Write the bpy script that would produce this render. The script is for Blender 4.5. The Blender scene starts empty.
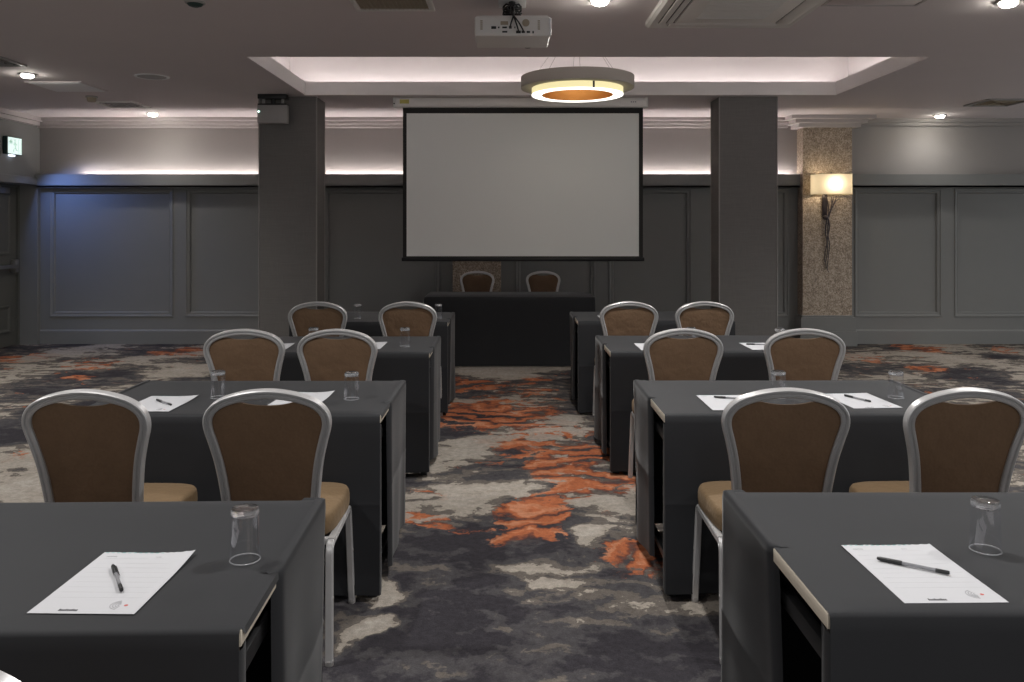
import bpy, bmesh, math, random
from mathutils import Vector, Matrix

C = bpy.context.scene.collection
PI = math.pi
R = math.radians
random.seed(7)

# ------------------------------------------------------------------ camera
cam_d = bpy.data.cameras.new('camera')
cam_d.sensor_width = 36.0
cam_d.lens = 36.0 * 820 / 1024
cam_d.shift_x = 0.0046
cam_d.shift_y = -0.1113
cam_d.clip_start = 0.05
cam = bpy.data.objects.new('camera', cam_d)
cam.location = (0, 0, 1.5)
cam.rotation_euler = (R(90), 0, 0)
C.objects.link(cam)
bpy.context.scene.camera = cam

# ------------------------------------------------------------------ world, exposure, room lights
w = bpy.data.worlds.new('world')
bpy.context.scene.world = w
w.use_nodes = True
w.node_tree.nodes['Background'].inputs['Color'].default_value = (0.94, 0.98, 1.0, 1)
w.node_tree.nodes['Background'].inputs['Strength'].default_value = 0.22
sc = bpy.context.scene
sc.view_settings.view_transform = 'Standard'
sc.view_settings.look = 'None'
sc.view_settings.exposure = 1.5
sc.view_settings.gamma = 1.0
sc.view_settings.use_curve_mapping = False
sc.cycles.use_denoising = True
sc.cycles.max_bounces = 10
sc.cycles.transparent_max_bounces = 12
sc.cycles.caustics_reflective = False
sc.cycles.caustics_refractive = False
sc.cycles.sample_clamp_indirect = 4.0

CEIL = 2.89
YB = 10.56          # back wall
XL = -6.02          # left wall


def ceiling_lamp(x, y, e, col=(1.0, 0.985, 0.96), ang=150, size=0.05):
    d = bpy.data.lights.new('downlight_beam', 'SPOT')
    d.energy = e
    d.color = col
    d.spot_size = R(ang)
    d.spot_blend = 1.0
    d.shadow_soft_size = size
    o = bpy.data.objects.new('downlight_beam', d)
    o.location = (x, y, CEIL - 0.06)
    C.objects.link(o)
    return o


E_DOWN = 55
SEEN_LAMPS = [(-4.36, 7.45), (-4.34, 10.04), (0.565, 5.0), (5.37, 10.18), (3.08, 5.04)]
for x, y in SEEN_LAMPS:
    ceiling_lamp(x, y, E_DOWN * (0.07 if y > 9 else 1.0))
# the same fittings in the part of the room behind and beside the camera
for x, y in [(-1.96, 2.5), (0.565, 2.5), (3.08, 2.5), (-4.4, 4.8), (-4.4, 2.2), (5.5, 7.5), (5.5, 4.8),
             (-1.96, -0.7), (0.565, -0.7), (3.08, -0.7)]:
    ceiling_lamp(x, y, E_DOWN)


# ------------------------------------------------------------------ mesh helpers
class MB:
    """collects shapes in one bmesh and links them as one object"""

    def __init__(self):
        self.bm = bmesh.new()

    def grid(self, rows, closed_u=False, closed_v=False, flip=False):
        bm = self.bm
        vs = [[bm.verts.new(p) for p in r] for r in rows]
        n, m = len(vs), len(vs[0])
        for i in range(n if closed_u else n - 1):
            for j in range(m if closed_v else m - 1):
                a, b = vs[i][j], vs[i][(j + 1) % m]
                c, d = vs[(i + 1) % n][(j + 1) % m], vs[(i + 1) % n][j]
                q = [a, b, c, d]
                if flip:
                    q.reverse()
                try:
                    bm.faces.new(q)
                except ValueError:
                    pass
        return vs

    def face(self, pts):
        return self.bm.faces.new([self.bm.verts.new(p) for p in pts])

    def box(self, x0, x1, y0, y1, z0, z1, bev=0.0, seg=2, M=None):
        t = bmesh.new()
        bmesh.ops.create_cube(t, size=1.0)
        for v in t.verts:
            v.co = Vector(((x0 + x1) / 2 + v.co.x * (x1 - x0), (y0 + y1) / 2 + v.co.y * (y1 - y0),
                           (z0 + z1) / 2 + v.co.z * (z1 - z0)))
        if bev:
            bmesh.ops.bevel(t, geom=t.edges[:] + t.verts[:], offset=bev, segments=seg, affect='EDGES', profile=0.5)
        self.merge(t, M)
        return self

    def merge(self, t, M=None):
        mp = {}
        for v in t.verts:
            mp[v] = self.bm.verts.new(M @ v.co if M else v.co)
        for f in t.faces:
            try:
                self.bm.faces.new([mp[v] for v in f.verts])
            except ValueError:
                pass
        t.free()

    def sweep(self, path, sec, up=(0, 1, 0), caps=True, closed=False, scales=None):
        """sec: 2D points (a along side, b along up)"""
        path = [Vector(p) for p in path]
        n = len(path)
        up = Vector(up)
        rows = []
        for i, p in enumerate(path):
            if closed:
                t = (path[(i + 1) % n] - path[i - 1])
            else:
                t = path[min(i + 1, n - 1)] - path[max(i - 1, 0)]
            t.normalize()
            u = up - t * up.dot(t)
            if u.length < 1e-5:
                u = Vector((1, 0, 0)) - t * t.x
            u.normalize()
            s = t.cross(u)
            k = scales[i] if scales else 1.0
            # widen the section at bends so that the tube keeps its width
            rows.append([p + s * a * k + u * b * k for a, b in sec])
        vs = self.grid(rows, closed_u=closed, closed_v=True)
        if caps and not closed:
            try:
                self.bm.faces.new(list(reversed(vs[0])))
                self.bm.faces.new(vs[-1])
            except ValueError:
                pass
        return self

    def tube(self, path, r, seg=10, up=(0, 1, 0.01), scales=None, closed=False):
        sec = [(r * math.cos(2 * PI * k / seg), r * math.sin(2 * PI * k / seg)) for k in range(seg)]
        return self.sweep(path, sec, up, scales=scales, closed=closed)

    def lathe(self, prof, seg=32, c=(0, 0, 0)):
        rows = []
        for k in range(seg):
            a = 2 * PI * k / seg
            rows.append([(c[0] + r * math.cos(a), c[1] + r * math.sin(a), c[2] + z) for r, z in prof])
        self.grid(rows, closed_u=True)
        bmesh.ops.remove_doubles(self.bm, verts=self.bm.verts[:], dist=1e-6)
        return self

    def prism(self, poly, axis, a0, a1):
        """poly in the two other axes (in order), extruded along axis"""
        def P(p, a):
            if axis == 'x':
                return (a, p[0], p[1])
            if axis == 'y':
                return (p[0], a, p[1])
            return (p[0], p[1], a)
        lo = [self.bm.verts.new(P(p, a0)) for p in poly]
        hi = [self.bm.verts.new(P(p, a1)) for p in poly]
        n = len(poly)
        for i in range(n):
            self.bm.faces.new([lo[i], lo[(i + 1) % n], hi[(i + 1) % n], hi[i]])
        self.bm.faces.new(list(reversed(lo)))
        self.bm.faces.new(hi)
        return self

    def build(self, name, mat, parent=None, smooth=40, kind=None, M=None):
        bmesh.ops.recalc_face_normals(self.bm, faces=self.bm.faces[:])
        me = bpy.data.meshes.new(name)
        if M:
            self.bm.transform(M)
        self.bm.to_mesh(me)
        self.bm.free()
        if smooth:
            for p in me.polygons:
                p.use_smooth = True
            me.set_sharp_from_angle(angle=R(smooth))
        me.materials.append(mat)
        o = bpy.data.objects.new(name, me)
        C.objects.link(o)
        if parent:
            o.parent = parent
        if kind:
            o['kind'] = kind
        return o


def struct(name, mb, mat, smooth=0, parent=None):
    o = mb.build(name, mat, parent, smooth=smooth)
    if not parent:
        o['kind'] = 'structure'
    return o


def tag(o, label, cat, group=None):
    o['label'] = label
    o['category'] = cat
    if group:
        o['group'] = group
    return o


def thing(name, label, cat, loc=(0, 0, 0), rz=0, group=None):
    o = bpy.data.objects.new(name, None)
    o.empty_display_size = 0.1
    C.objects.link(o)
    o.location = loc
    o.rotation_euler = (0, 0, rz)
    tag(o, label, cat, group)
    return o


def dup(o, parent=None):
    c = o.copy()
    C.objects.link(c)
    if parent:
        c.parent = parent
    for ch in list(o.children):
        dup(ch, c)
    return c


def place(proto, used, loc, rz, label, cat, group):
    o = dup(proto) if used else proto
    o.location = loc
    o.rotation_euler = (0, 0, rz)
    tag(o, label, cat, group)
    return o


def catmull(pts, n=6, closed=False):
    pts = [Vector(p) for p in pts]
    out = []
    N = len(pts)
    for i in range(N if closed else N - 1):
        if closed:
            p0, p1, p2, p3 = pts[i - 1], pts[i], pts[(i + 1) % N], pts[(i + 2) % N]
        else:
            p0, p1, p2, p3 = pts[max(i - 1, 0)], pts[i], pts[i + 1], pts[min(i + 2, N - 1)]
        for k in range(n):
            t = k / n
            out.append(0.5 * ((2 * p1) + (p2 - p0) * t + (2 * p0 - 5 * p1 + 4 * p2 - p3) * t * t
                              + (3 * p1 - p0 - 3 * p2 + p3) * t ** 3))
    if not closed:
        out.append(pts[-1])
    return out


# ------------------------------------------------------------------ materials
def lin(r, g, b):
    def f(c):
        c /= 255
        return c / 12.92 if c <= 0.04045 else ((c + 0.055) / 1.055) ** 2.4
    return (f(r), f(g), f(b), 1)


class NT:
    def __init__(self, name):
        self.m = bpy.data.materials.new(name)
        self.m.use_nodes = True
        self.t = self.m.node_tree
        self.b = self.t.nodes['Principled BSDF']
        self.out = self.t.nodes['Material Output']

    def n(self, typ, **kw):
        nd = self.t.nodes.new(typ)
        for k, v in kw.items():
            setattr(nd, k, v)
        return nd

    def l(self, a, b):
        self.t.links.new(a, b)

    def val(self, sock, v):
        if hasattr(v, 'is_linked') or isinstance(v, bpy.types.NodeSocket):
            self.l(v, sock)
        else:
            sock.default_value = v

    def math(self, op, a, b=0.0, c=None, clamp=False):
        nd = self.n('ShaderNodeMath', operation=op)
        nd.use_clamp = clamp
        self.val(nd.inputs[0], a)
        self.val(nd.inputs[1], b)
        if c is not None:
            self.val(nd.inputs[2], c)
        return nd.outputs[0]

    def noise(self, vec, scale, detail=3, rough=0.5, dist=0.0):
        nd = self.n('ShaderNodeTexNoise')
        if vec is not None:
            self.l(vec, nd.inputs['Vector'])
        nd.inputs['Scale'].default_value = scale
        nd.inputs['Detail'].default_value = detail
        nd.inputs['Roughness'].default_value = rough
        nd.inputs['Distortion'].default_value = dist
        return nd

    def mix(self, fac, a, b, mode='MIX'):
        nd = self.n('ShaderNodeMix', data_type='RGBA', blend_type=mode)
        self.val(nd.inputs[0], fac)
        self.val(nd.inputs[6], a)
        self.val(nd.inputs[7], b)
        return nd.outputs[2]

    def ramp(self, fac, stops, interp='LINEAR'):
        nd = self.n('ShaderNodeValToRGB')
        nd.color_ramp.interpolation = interp
        els = nd.color_ramp.elements
        els[0].position, els[0].color = stops[0]
        els[1].position, els[1].color = stops[1]
        for p, c in stops[2:]:
            e = els.new(p)
            e.color = c
        self.l(fac, nd.inputs[0])
        return nd.outputs[0]

    def bump(self, h, strength=0.2, dist=0.01):
        nd = self.n('ShaderNodeBump')
        nd.inputs['Strength'].default_value = strength
        nd.inputs['Distance'].default_value = dist
        self.l(h, nd.inputs['Height'])
        self.l(nd.outputs[0], self.b.inputs['Normal'])


def simple(name, col, rough=0.6, metal=0.0, var=0.0, vscale=8, bump=0.0, bscale=200, spec=0.5, sheen=0.0):
    k = NT(name)
    k.b.inputs['Roughness'].default_value = rough
    k.b.inputs['Metallic'].default_value = metal
    k.b.inputs['Specular IOR Level'].default_value = spec
    if sheen:
        k.b.inputs['Sheen Weight'].default_value = sheen
        k.b.inputs['Sheen Roughness'].default_value = 0.5
    tc = k.n('ShaderNodeTexCoord')
    if var:
        nz = k.noise(tc.outputs['Object'], vscale, 4, 0.6)
        f = k.math('MULTIPLY_ADD', nz.outputs[0], 2 * var, 1 - var)
        k.l(k.mix(1.0, col, k.comb(f), 'MULTIPLY') if False else mul_col(k, col, f), k.b.inputs['Base Color'])
    else:
        k.b.inputs['Base Color'].default_value = col
    if bump:
        nb = k.noise(tc.outputs['Object'], bscale, 2, 0.5)
        k.bump(nb.outputs[0], bump, 0.002)
    return k.m


def mul_col(k, col, f):
    cc = k.n('ShaderNodeCombineColor')
    for i in range(3):
        k.l(f, cc.inputs[i])
    return k.mix(1.0, col, cc.outputs[0], 'MULTIPLY')


def emit(name, col, strength, base=(0.8, 0.8, 0.8, 1)):
    k = NT(name)
    k.b.inputs['Base Color'].default_value = base
    k.b.inputs['Emission Color'].default_value = col
    k.b.inputs['Emission Strength'].default_value = strength
    return k.m


M = {}
M['ceiling'] = simple('ceiling_paint', (0.74, 0.67, 0.675, 1), 0.85, var=0.03, vscale=2)
M['tray'] = simple('tray_white_paint', (0.78, 0.75, 0.74, 1), 0.8)
M['wall'] = simple('grey_panel_paint', (0.240, 0.242, 0.236, 1), 0.55, var=0.03, vscale=3, spec=0.3)
M['wall_up'] = simple('upper_wall_taupe_paint', (0.36, 0.335, 0.32, 1), 0.8, var=0.03, vscale=3)
M['cornice'] = simple('cornice_paint', (0.55, 0.51, 0.50, 1), 0.7)
M['door'] = simple('door_grey_paint', (0.13, 0.13, 0.115, 1), 0.5, var=0.04)
M['steel'] = simple('brushed_steel', (0.55, 0.53, 0.5, 1), 0.35, 1.0)
M['alu'] = simple('chair_aluminium', (0.56, 0.55, 0.55, 1), 0.34, 0.45, var=0.06, vscale=25)
M['whiteplastic'] = simple('white_plastic', (0.80, 0.77, 0.74, 1), 0.45)
M['greyplastic'] = simple('grey_plastic', (0.38, 0.36, 0.35, 1), 0.5)
M['black'] = simple('black_plastic', (0.012, 0.012, 0.013, 1), 0.45)
M['rubber'] = simple('black_rubber', (0.02, 0.02, 0.02, 1), 0.8)
M['darksteel'] = simple('black_painted_steel', (0.02, 0.02, 0.021, 1), 0.4, 0.3)
M['laminate'] = simple('dark_table_laminate', (0.03, 0.028, 0.026, 1), 0.5)
M['edgeband'] = simple('pale_plywood_edge', (0.62, 0.55, 0.45, 1), 0.5, var=0.08, vscale=40)
M['paper'] = simple('white_notepaper', (0.53, 0.53, 0.55, 1), 0.8)
M['ink'] = simple('grey_print_ink', (0.32, 0.32, 0.34, 1), 0.8)
M['darkink'] = simple('dark_print_ink', (0.03, 0.03, 0.035, 1), 0.8)
M['paleink'] = simple('pale_print_ink', (0.55, 0.55, 0.57, 1), 0.8)
M['redink'] = simple('red_print_ink', (0.5, 0.12, 0.1, 1), 0.8)
M['teal'] = simple('teal_gum_edge', (0.22, 0.42, 0.42, 1), 0.7)
M['screen_white'] = simple('matt_white_screen_fabric', (0.86, 0.865, 0.84, 1), 0.9, spec=0.1)
M['screen_black'] = simple('black_screen_border', (0.035, 0.034, 0.033, 1), 0.8, spec=0.2)
M['sticker'] = simple('yellow_sticker', (0.52, 0.44, 0.12, 1), 0.6)
M['copper'] = simple('copper_lining', (0.72, 0.34, 0.10, 1), 0.38, 0.6)
M['drum'] = simple('taupe_drum_fabric', (0.40, 0.37, 0.33, 1), 0.85, bump=0.1, bscale=300)
M['bronze'] = simple('dark_bronze_twigs', (0.09, 0.075, 0.08, 1), 0.4, 0.7)
M['vent_dark'] = simple('dark_vent_cavity', (0.035, 0.032, 0.03, 1), 0.8)
M['eggcrate'] = simple('beige_eggcrate', (0.42, 0.35, 0.26, 1), 0.6)
M['bead'] = simple('grey_corner_bead', (0.30, 0.285, 0.27, 1), 0.5)
M['panelwhite'] = simple('white_hatch_paint', (0.92, 0.91, 0.92, 1), 0.7)
M['gold_edge'] = simple('pale_gold_trim', (0.42, 0.34, 0.22, 1), 0.5)
M['lamp'] = emit('downlight_glass_lit', (1.0, 0.96, 0.86, 1), 34)
M['led_cove'] = emit('warm_white_led_strip', (1.0, 0.91, 0.88, 1), 25)
M['led_tray'] = emit('tray_led_strip', (1.0, 0.94, 0.92, 1), 4.0)
M['diffuser'] = emit('opal_ring_diffuser_lit', (1.0, 0.97, 0.88, 1), 0.9)
M['glowband'] = emit('yellow_acrylic_band_lit', (1.0, 0.88, 0.48, 1), 0.30, (0.6, 0.55, 0.3, 1))
M['exit_face'] = emit('exit_sign_face_lit', (0.80, 1.0, 0.95, 1), 0.30)
M['exit_mark'] = emit('exit_sign_green_lit', (0.30, 0.75, 0.52, 1), 0.16)
M['exit_lens'] = emit('exit_sign_lens_lit', (0.75, 0.85, 1.0, 1), 0.8)
M['green_led'] = emit('green_indicator_lit', (0.5, 1.0, 0.8, 1), 3.0)
M['exit_case'] = simple('dark_green_sign_case', (0.02, 0.05, 0.045, 1), 0.5)


def mat_glass():
    k = NT('clear_glass')
    k.b.inputs['Base Color'].default_value = (1, 1, 1, 1)
    k.b.inputs['Roughness'].default_value = 0.02
    k.b.inputs['Transmission Weight'].default_value = 1.0
    k.b.inputs['IOR'].default_value = 1.46
    return k.m


M['glass'] = mat_glass()


def mat_glass_wall():
    k = NT('thin_clear_glass')
    tr = k.n('ShaderNodeBsdfTransparent')
    tr.inputs[0].default_value = (0.97, 0.972, 0.975, 1)
    gls = k.n('ShaderNodeBsdfGlossy')
    gls.inputs['Roughness'].default_value = 0.06
    gls.inputs[0].default_value = (0.95, 0.95, 1, 1)
    lw = k.n('ShaderNodeLayerWeight')
    lw.inputs[0].default_value = 0.35
    f = k.math('MULTIPLY_ADD', k.math('POWER', lw.outputs['Facing'], 1.6), 0.55, 0.07)
    mx = k.n('ShaderNodeMixShader')
    k.l(f, mx.inputs[0])
    k.l(tr.outputs[0], mx.inputs[1])
    k.l(gls.outputs[0], mx.inputs[2])
    k.l(mx.outputs[0], k.out.inputs['Surface'])
    return k.m


M['glass_wall'] = mat_glass_wall()


def mat_glass_glint():
    k = NT('painted_glass_glint')
    tr = k.n('ShaderNodeBsdfTransparent')
    gls = k.n('ShaderNodeBsdfGlossy')
    gls.inputs['Roughness'].default_value = 0.15
    df = k.n('ShaderNodeBsdfDiffuse')
    df.inputs[0].default_value = (0.75, 0.76, 0.8, 1)  # white diffuse paints in the bright reflections of the glass edges
    m1 = k.n('ShaderNodeMixShader')
    m1.inputs[0].default_value = 0.5
    k.l(gls.outputs[0], m1.inputs[1])
    k.l(df.outputs[0], m1.inputs[2])
    m2 = k.n('ShaderNodeMixShader')
    m2.inputs[0].default_value = 0.55
    k.l(tr.outputs[0], m2.inputs[1])
    k.l(m1.outputs[0], m2.inputs[2])
    k.l(m2.outputs[0], k.out.inputs['Surface'])
    return k.m


M['glass_glint'] = mat_glass_glint()


def mat_clear_plastic():
    k = NT('smoky_clear_plastic')
    k.b.inputs['Base Color'].default_value = (0.35, 0.35, 0.37, 1)
    k.b.inputs['Roughness'].default_value = 0.15
    k.b.inputs['Transmission Weight'].default_value = 0.3
    return k.m


M['clearplastic'] = mat_clear_plastic()


def mat_cloth(name, base):
    k = NT(name)
    k.b.inputs['Roughness'].default_value = 0.7
    k.b.inputs['Specular IOR Level'].default_value = 0.35
    k.b.inputs['Sheen Weight'].default_value = 0.16
    k.b.inputs['Sheen Roughness'].default_value = 0.35
    tc = k.n('ShaderNodeTexCoord')
    nz = k.noise(tc.outputs['Object'], 5, 4, 0.6)
    f = k.math('MULTIPLY_ADD', nz.outputs[0], 0.3, 0.85)
    k.l(mul_col(k, base, f), k.b.inputs['Base Color'])
    nb = k.noise(tc.outputs['Object'], 900, 1, 0.5)
    k.bump(nb.outputs[0], 0.12, 0.001)
    return k.m


M['cloth'] = mat_cloth('charcoal_black_linen', (0.0145, 0.0150, 0.0175, 1))


def mat_fabric(name, base, var=0.25):
    k = NT(name)
    k.b.inputs['Roughness'].default_value = 0.75
    k.b.inputs['Specular IOR Level'].default_value = 0.25
    k.b.inputs['Sheen Weight'].default_value = 0.15
    k.b.inputs['Sheen Tint'].default_value = (1, 0.8, 0.6, 1)
    tc = k.n('ShaderNodeTexCoord')
    nz = k.noise(tc.outputs['Object'], 7, 4, 0.6)
    n2 = k.noise(tc.outputs['Object'], 120, 2, 0.6)
    f = k.math('MULTIPLY_ADD', nz.outputs[0], 2 * var, 1 - var)
    f = k.math('MULTIPLY', f, k.math('MULTIPLY_ADD', n2.outputs[0], 0.3, 0.85))
    k.l(mul_col(k, base, f), k.b.inputs['Base Color'])
    nb = k.noise(tc.outputs['Object'], 14, 3, 0.6)
    k.bump(nb.outputs[0], 0.4, 0.02)
    return k.m


M['brown'] = mat_fabric('brown_chair_fabric', (0.168, 0.101, 0.059, 1))
M['tan'] = mat_fabric('tan_seat_velour', (0.160, 0.104, 0.054, 1), 0.12)


def mat_column():
    k = NT('grey_column_wallcovering')
    tc = k.n('ShaderNodeTexCoord')
    mp = k.n('ShaderNodeMapping')
    k.l(tc.outputs['Object'], mp.inputs[0])
    mp.inputs['Scale'].default_value = (6, 6, 160)
    nz = k.noise(mp.outputs[0], 1.0, 3, 0.6)
    mp2 = k.n('ShaderNodeMapping')
    k.l(tc.outputs['Object'], mp2.inputs[0])
    mp2.inputs['Scale'].default_value = (160, 160, 6)
    n2 = k.noise(mp2.outputs[0], 1.0, 3, 0.6)
    f = k.math('ADD', nz.outputs[0], n2.outputs[0])
    f = k.math('MULTIPLY_ADD', f, 0.4, 0.6)
    k.l(mul_col(k, (0.170, 0.160, 0.152, 1), f), k.b.inputs['Base Color'])
    k.b.inputs['Roughness'].default_value = 0.75
    k.bump(f, 0.15, 0.002)
    return k.m


M['column'] = mat_column()


def mat_mosaic():
    k = NT('gold_mosaic_wallcovering')
    tc = k.n('ShaderNodeTexCoord')
    vo = k.n('ShaderNodeTexVoronoi')
    vo.inputs['Scale'].default_value = 75
    k.l(tc.outputs['Object'], vo.inputs['Vector'])
    nz = k.noise(tc.outputs['Object'], 22, 4, 0.7)
    f = k.math('ADD', k.math('MULTIPLY', vo.outputs['Color'], 0.5), k.math('MULTIPLY', nz.outputs[0], 0.7))
    col = k.ramp(f, [(0.25, (0.17, 0.13, 0.095, 1)), (0.75, (0.55, 0.46, 0.37, 1)), (0.5, (0.33, 0.26, 0.195, 1))])
    k.l(col, k.b.inputs['Base Color'])
    k.b.inputs['Roughness'].default_value = 0.42
    k.b.inputs['Metallic'].default_value = 0.25
    k.bump(vo.outputs['Distance'], 0.5, 0.01)
    return k.m


M['mosaic'] = mat_mosaic()


def mat_shade():
    k = NT('cream_lamp_shade_fabric')
    tr = k.n('ShaderNodeBsdfTranslucent')
    tr.inputs[0].default_value = (0.98, 0.90, 0.74, 1)
    df = k.n('ShaderNodeBsdfDiffuse')
    df.inputs[0].default_value = (0.55, 0.46, 0.33, 1)
    mx = k.n('ShaderNodeMixShader')
    mx.inputs[0].default_value = 0.35
    k.l(df.outputs[0], mx.inputs[1])
    k.l(tr.outputs[0], mx.inputs[2])
    k.l(mx.outputs[0], k.out.inputs['Surface'])
    return k.m


M['shade'] = mat_shade()


def mat_carpet():
    k = NT('abstract_patterned_carpet')
    tc = k.n('ShaderNodeTexCoord')
    P = tc.outputs['Object']

    def warp(P, scale, amp, detail):
        nz = k.noise(P, scale, detail, 0.6)
        s = k.n('ShaderNodeVectorMath', operation='SUBTRACT')
        k.l(nz.outputs['Color'], s.inputs[0])
        s.inputs[1].default_value = (0.5, 0.5, 0.5)
        m = k.n('ShaderNodeVectorMath', operation='SCALE')
        k.l(s.outputs[0], m.inputs[0])
        m.inputs['Scale'].default_value = amp
        a = k.n('ShaderNodeVectorMath', operation='ADD')
        k.l(P, a.inputs[0])
        k.l(m.outputs[0], a.inputs[1])
        return a.outputs[0]

    P1 = warp(P, 1.4, 0.75, 5)
    P2 = warp(P1, 7.0, 0.13, 4)

    # stretch across the room: the motif runs wider than deep
    mp = k.n('ShaderNodeMapping')
    k.l(P2, mp.inputs[0])
    mp.inputs['Scale'].default_value = (1.0, 1.25, 1.0)
    PS = mp.outputs[0]

    def blobs(src, lst):
        acc = None
        for (x, y, r, a) in lst:
            d = k.n('ShaderNodeVectorMath', operation='DISTANCE')
            k.l(src, d.inputs[0])
            d.inputs[1].default_value = (x, y, 0)
            mr = k.n('ShaderNodeMapRange')
            mr.interpolation_type = 'SMOOTHSTEP'
            k.l(d.outputs['Value'], mr.inputs['Value'])
            mr.inputs['From Min'].default_value = r * 0.35
            mr.inputs['From Max'].default_value = r * 1.35
            mr.inputs['To Min'].default_value = a
            mr.inputs['To Max'].default_value = 0.0
            acc = mr.outputs[0] if acc is None else k.math('ADD', acc, mr.outputs[0])
        return acc

    tone_blobs = [  # + pale, - dark
        (-0.2, 8.65, .55, .34), (.45, 8.75, .25, .2), (-0.27, 5.6, .30, .22), (-0.07, 4.56, .33, .20), (-.38, 4.41, .28, .22),
        (.44, 3.94, .16, .22), (-.557, 3.06, .10, .40), (-.566, 3.33, .12, .3), (.35, 6.34, .22, .15),
        (-.08, 3.13, .45, -.11), (-.32, 3.75, .35, -.12), (.21, 3.9, .2, -.12), (.43, 2.83, .3, -.10),
        (.0, 5.0, .3, -.10), (.24, 3.35, .3, .05), (0.0, 2.6, .5, -.03), (.25, 3.3, .35, .06), (-.42, 2.85, .3, -.14), (-.75, 3.1, .25, -.1),
        (-2.71, 4.86, .9, .22), (-3.79, 6.37, .6, -.18), (-3.9, 8.5, .3, -.15), (-3.4, 8.6, .5, .15),
        (-3.0, 5.9, .5, -.15), (5.0, 9.2, 1.6, .12), (4.7, 8.25, .45, -.22), (5.8, 9.46, .3, -.22), (-5.4, 7.7, .6, .1), (-4.6, 9.3, 1.4, .07), (-4.8, 6.8, 1.2, .06),
    ]
    tone = k.math('ADD', k.noise(PS, 1.05, 3, 0.55).outputs[0], blobs(P2, tone_blobs))
    fine = k.noise(PS, 5.5, 3, 0.6).outputs[0]
    tone = k.math('ADD', tone, k.math('MULTIPLY_ADD', fine, 0.36, -0.18))
    # marbled veins and a mottled pile edge
    P4 = warp(P, 2.2, 0.9, 6)
    wm = k.n('ShaderNodeTexWave', wave_type='BANDS', bands_direction='Y')
    k.l(P4, wm.inputs['Vector'])
    wm.inputs['Scale'].default_value = 1.6
    wm.inputs['Distortion'].default_value = 5.0
    wm.inputs['Detail'].default_value = 4.0
    wm.inputs['Detail Scale'].default_value = 1.8
    tone = k.math('ADD', tone, k.math('MULTIPLY_ADD', wm.outputs['Fac'], 0.12, -0.06))
    speck = k.noise(P, 75, 2, 0.7).outputs[0]
    tone = k.math('ADD', tone, k.math('MULTIPLY_ADD', speck, 0.07, -0.035))
    char = (0.035, 0.032, 0.037, 1)
    dgrey = (0.062, 0.058, 0.061, 1)
    mgrey = (0.122, 0.106, 0.093, 1)
    beige = (0.30, 0.265, 0.225, 1)
    base = k.ramp(tone, [(0.0, char), (0.37, char), (0.43, dgrey), (0.485, dgrey), (0.52, mgrey), (0.580, mgrey),
                         (0.595, beige), (1.0, (0.40, 0.365, 0.325, 1))])

    or_blobs = [
        (.02, 6.54, .5, .34), (.09, 5.83, .4, .3), (.57, 5.39, .3, .3), (.5, 4.8, .28, .3), (.18, 4.2, .25, .34),
        (-.01, 4.06, .2, .3), (.58, 3.66, .22, .36), (-.48, 4.26, .12, .3), (-.48, 7.83, .3, .3), (.21, 8.1, .22, .28),
        (-5.6, 9.4, .4, .3), (-4.48, 8.9, .3, .3), (-3.9, 9.9, .45, .3), (-4.37, 8.1, .2, .3), (-3.19, 5.37, .18, .3),
        (4.05, 9.46, .3, .32), (5.1, 10.1, .4, .3), (4.49, 8.75, .3, .3), (6.0, 10.0, .3, .3), (0.3, 7.3, .3, .22), (.35, 6.05, .3, .26), (-.25, 7.0, .35, .28), (.33, 5.1, .28, .26), (.36, 4.5, .2, .26), (0.0, 7.7, .25, .2), (-.3, 6.3, .25, .25),
        (-.1, 3.1, .9, -.2), (-2.7, 4.9, .9, -.2),
    ]
    P3 = warp(P1, 5.0, 0.25, 4)
    orv = k.math('ADD', k.math('MULTIPLY_ADD', k.noise(PS, 3.2, 4, 0.65).outputs[0], 1.15, -0.20), blobs(P3, or_blobs))
    orv = k.math('ADD', orv, k.math('MULTIPLY_ADD', speck, 0.12, -0.06))
    orm = k.ramp(orv, [(0.51, (0, 0, 0, 1)), (0.565, (1, 1, 1, 1))])
    # marbled swirls inside the orange
    wv = k.n('ShaderNodeTexWave', wave_type='RINGS')
    k.l(P1, wv.inputs['Vector'])
    wv.inputs['Scale'].default_value = 1.3
    wv.inputs['Distortion'].default_value = 14.0
    wv.inputs['Detail'].default_value = 3.0
    wv.inputs['Detail Scale'].default_value = 1.4
    sw = k.math('ADD', k.math('MULTIPLY', wv.outputs['Fac'], 0.5), k.math('MULTIPLY', k.noise(P3, 3.0, 4, 0.6).outputs[0], 0.9))
    orange = (0.35, 0.112, 0.050, 1)
    rust = (0.16, 0.055, 0.034, 1)
    pale = (0.44, 0.19, 0.105, 1)
    orc = k.ramp(sw, [(0.40, (0.05, 0.035, 0.034, 1)), (0.54, rust), (0.68, orange), (0.85, orange), (0.97, pale)])
    streak = k.ramp(sw, [(0.42, (1, 1, 1, 1)), (0.52, (0, 0, 0, 1))])
    orm2 = k.math('MULTIPLY', orm, k.math('SUBTRACT', 1.0, k.math('MULTIPLY', streak, 0.75)))
    palem = k.ramp(tone, [(0.60, (0, 0, 0, 1)), (0.63, (1, 1, 1, 1))])
    orm2 = k.math('MULTIPLY', orm2, k.math('SUBTRACT', 1.0, k.math('MULTIPLY', palem, 0.85)))
    col = k.mix(orm2, base, orc)
    # tufted pile
    sp = k.noise(P, 170, 2, 0.7)
    f = k.math('MULTIPLY_ADD', sp.outputs[0], 0.9, 0.55)
    bl = k.noise(P, 30, 3, 0.7)
    f = k.math('MULTIPLY', f, k.math('MULTIPLY_ADD', bl.outputs[0], 1.1, 0.45))
    k.l(mul_col_s(k, col, f), k.b.inputs['Base Color'])
    k.b.inputs['Roughness'].default_value = 0.95
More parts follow.
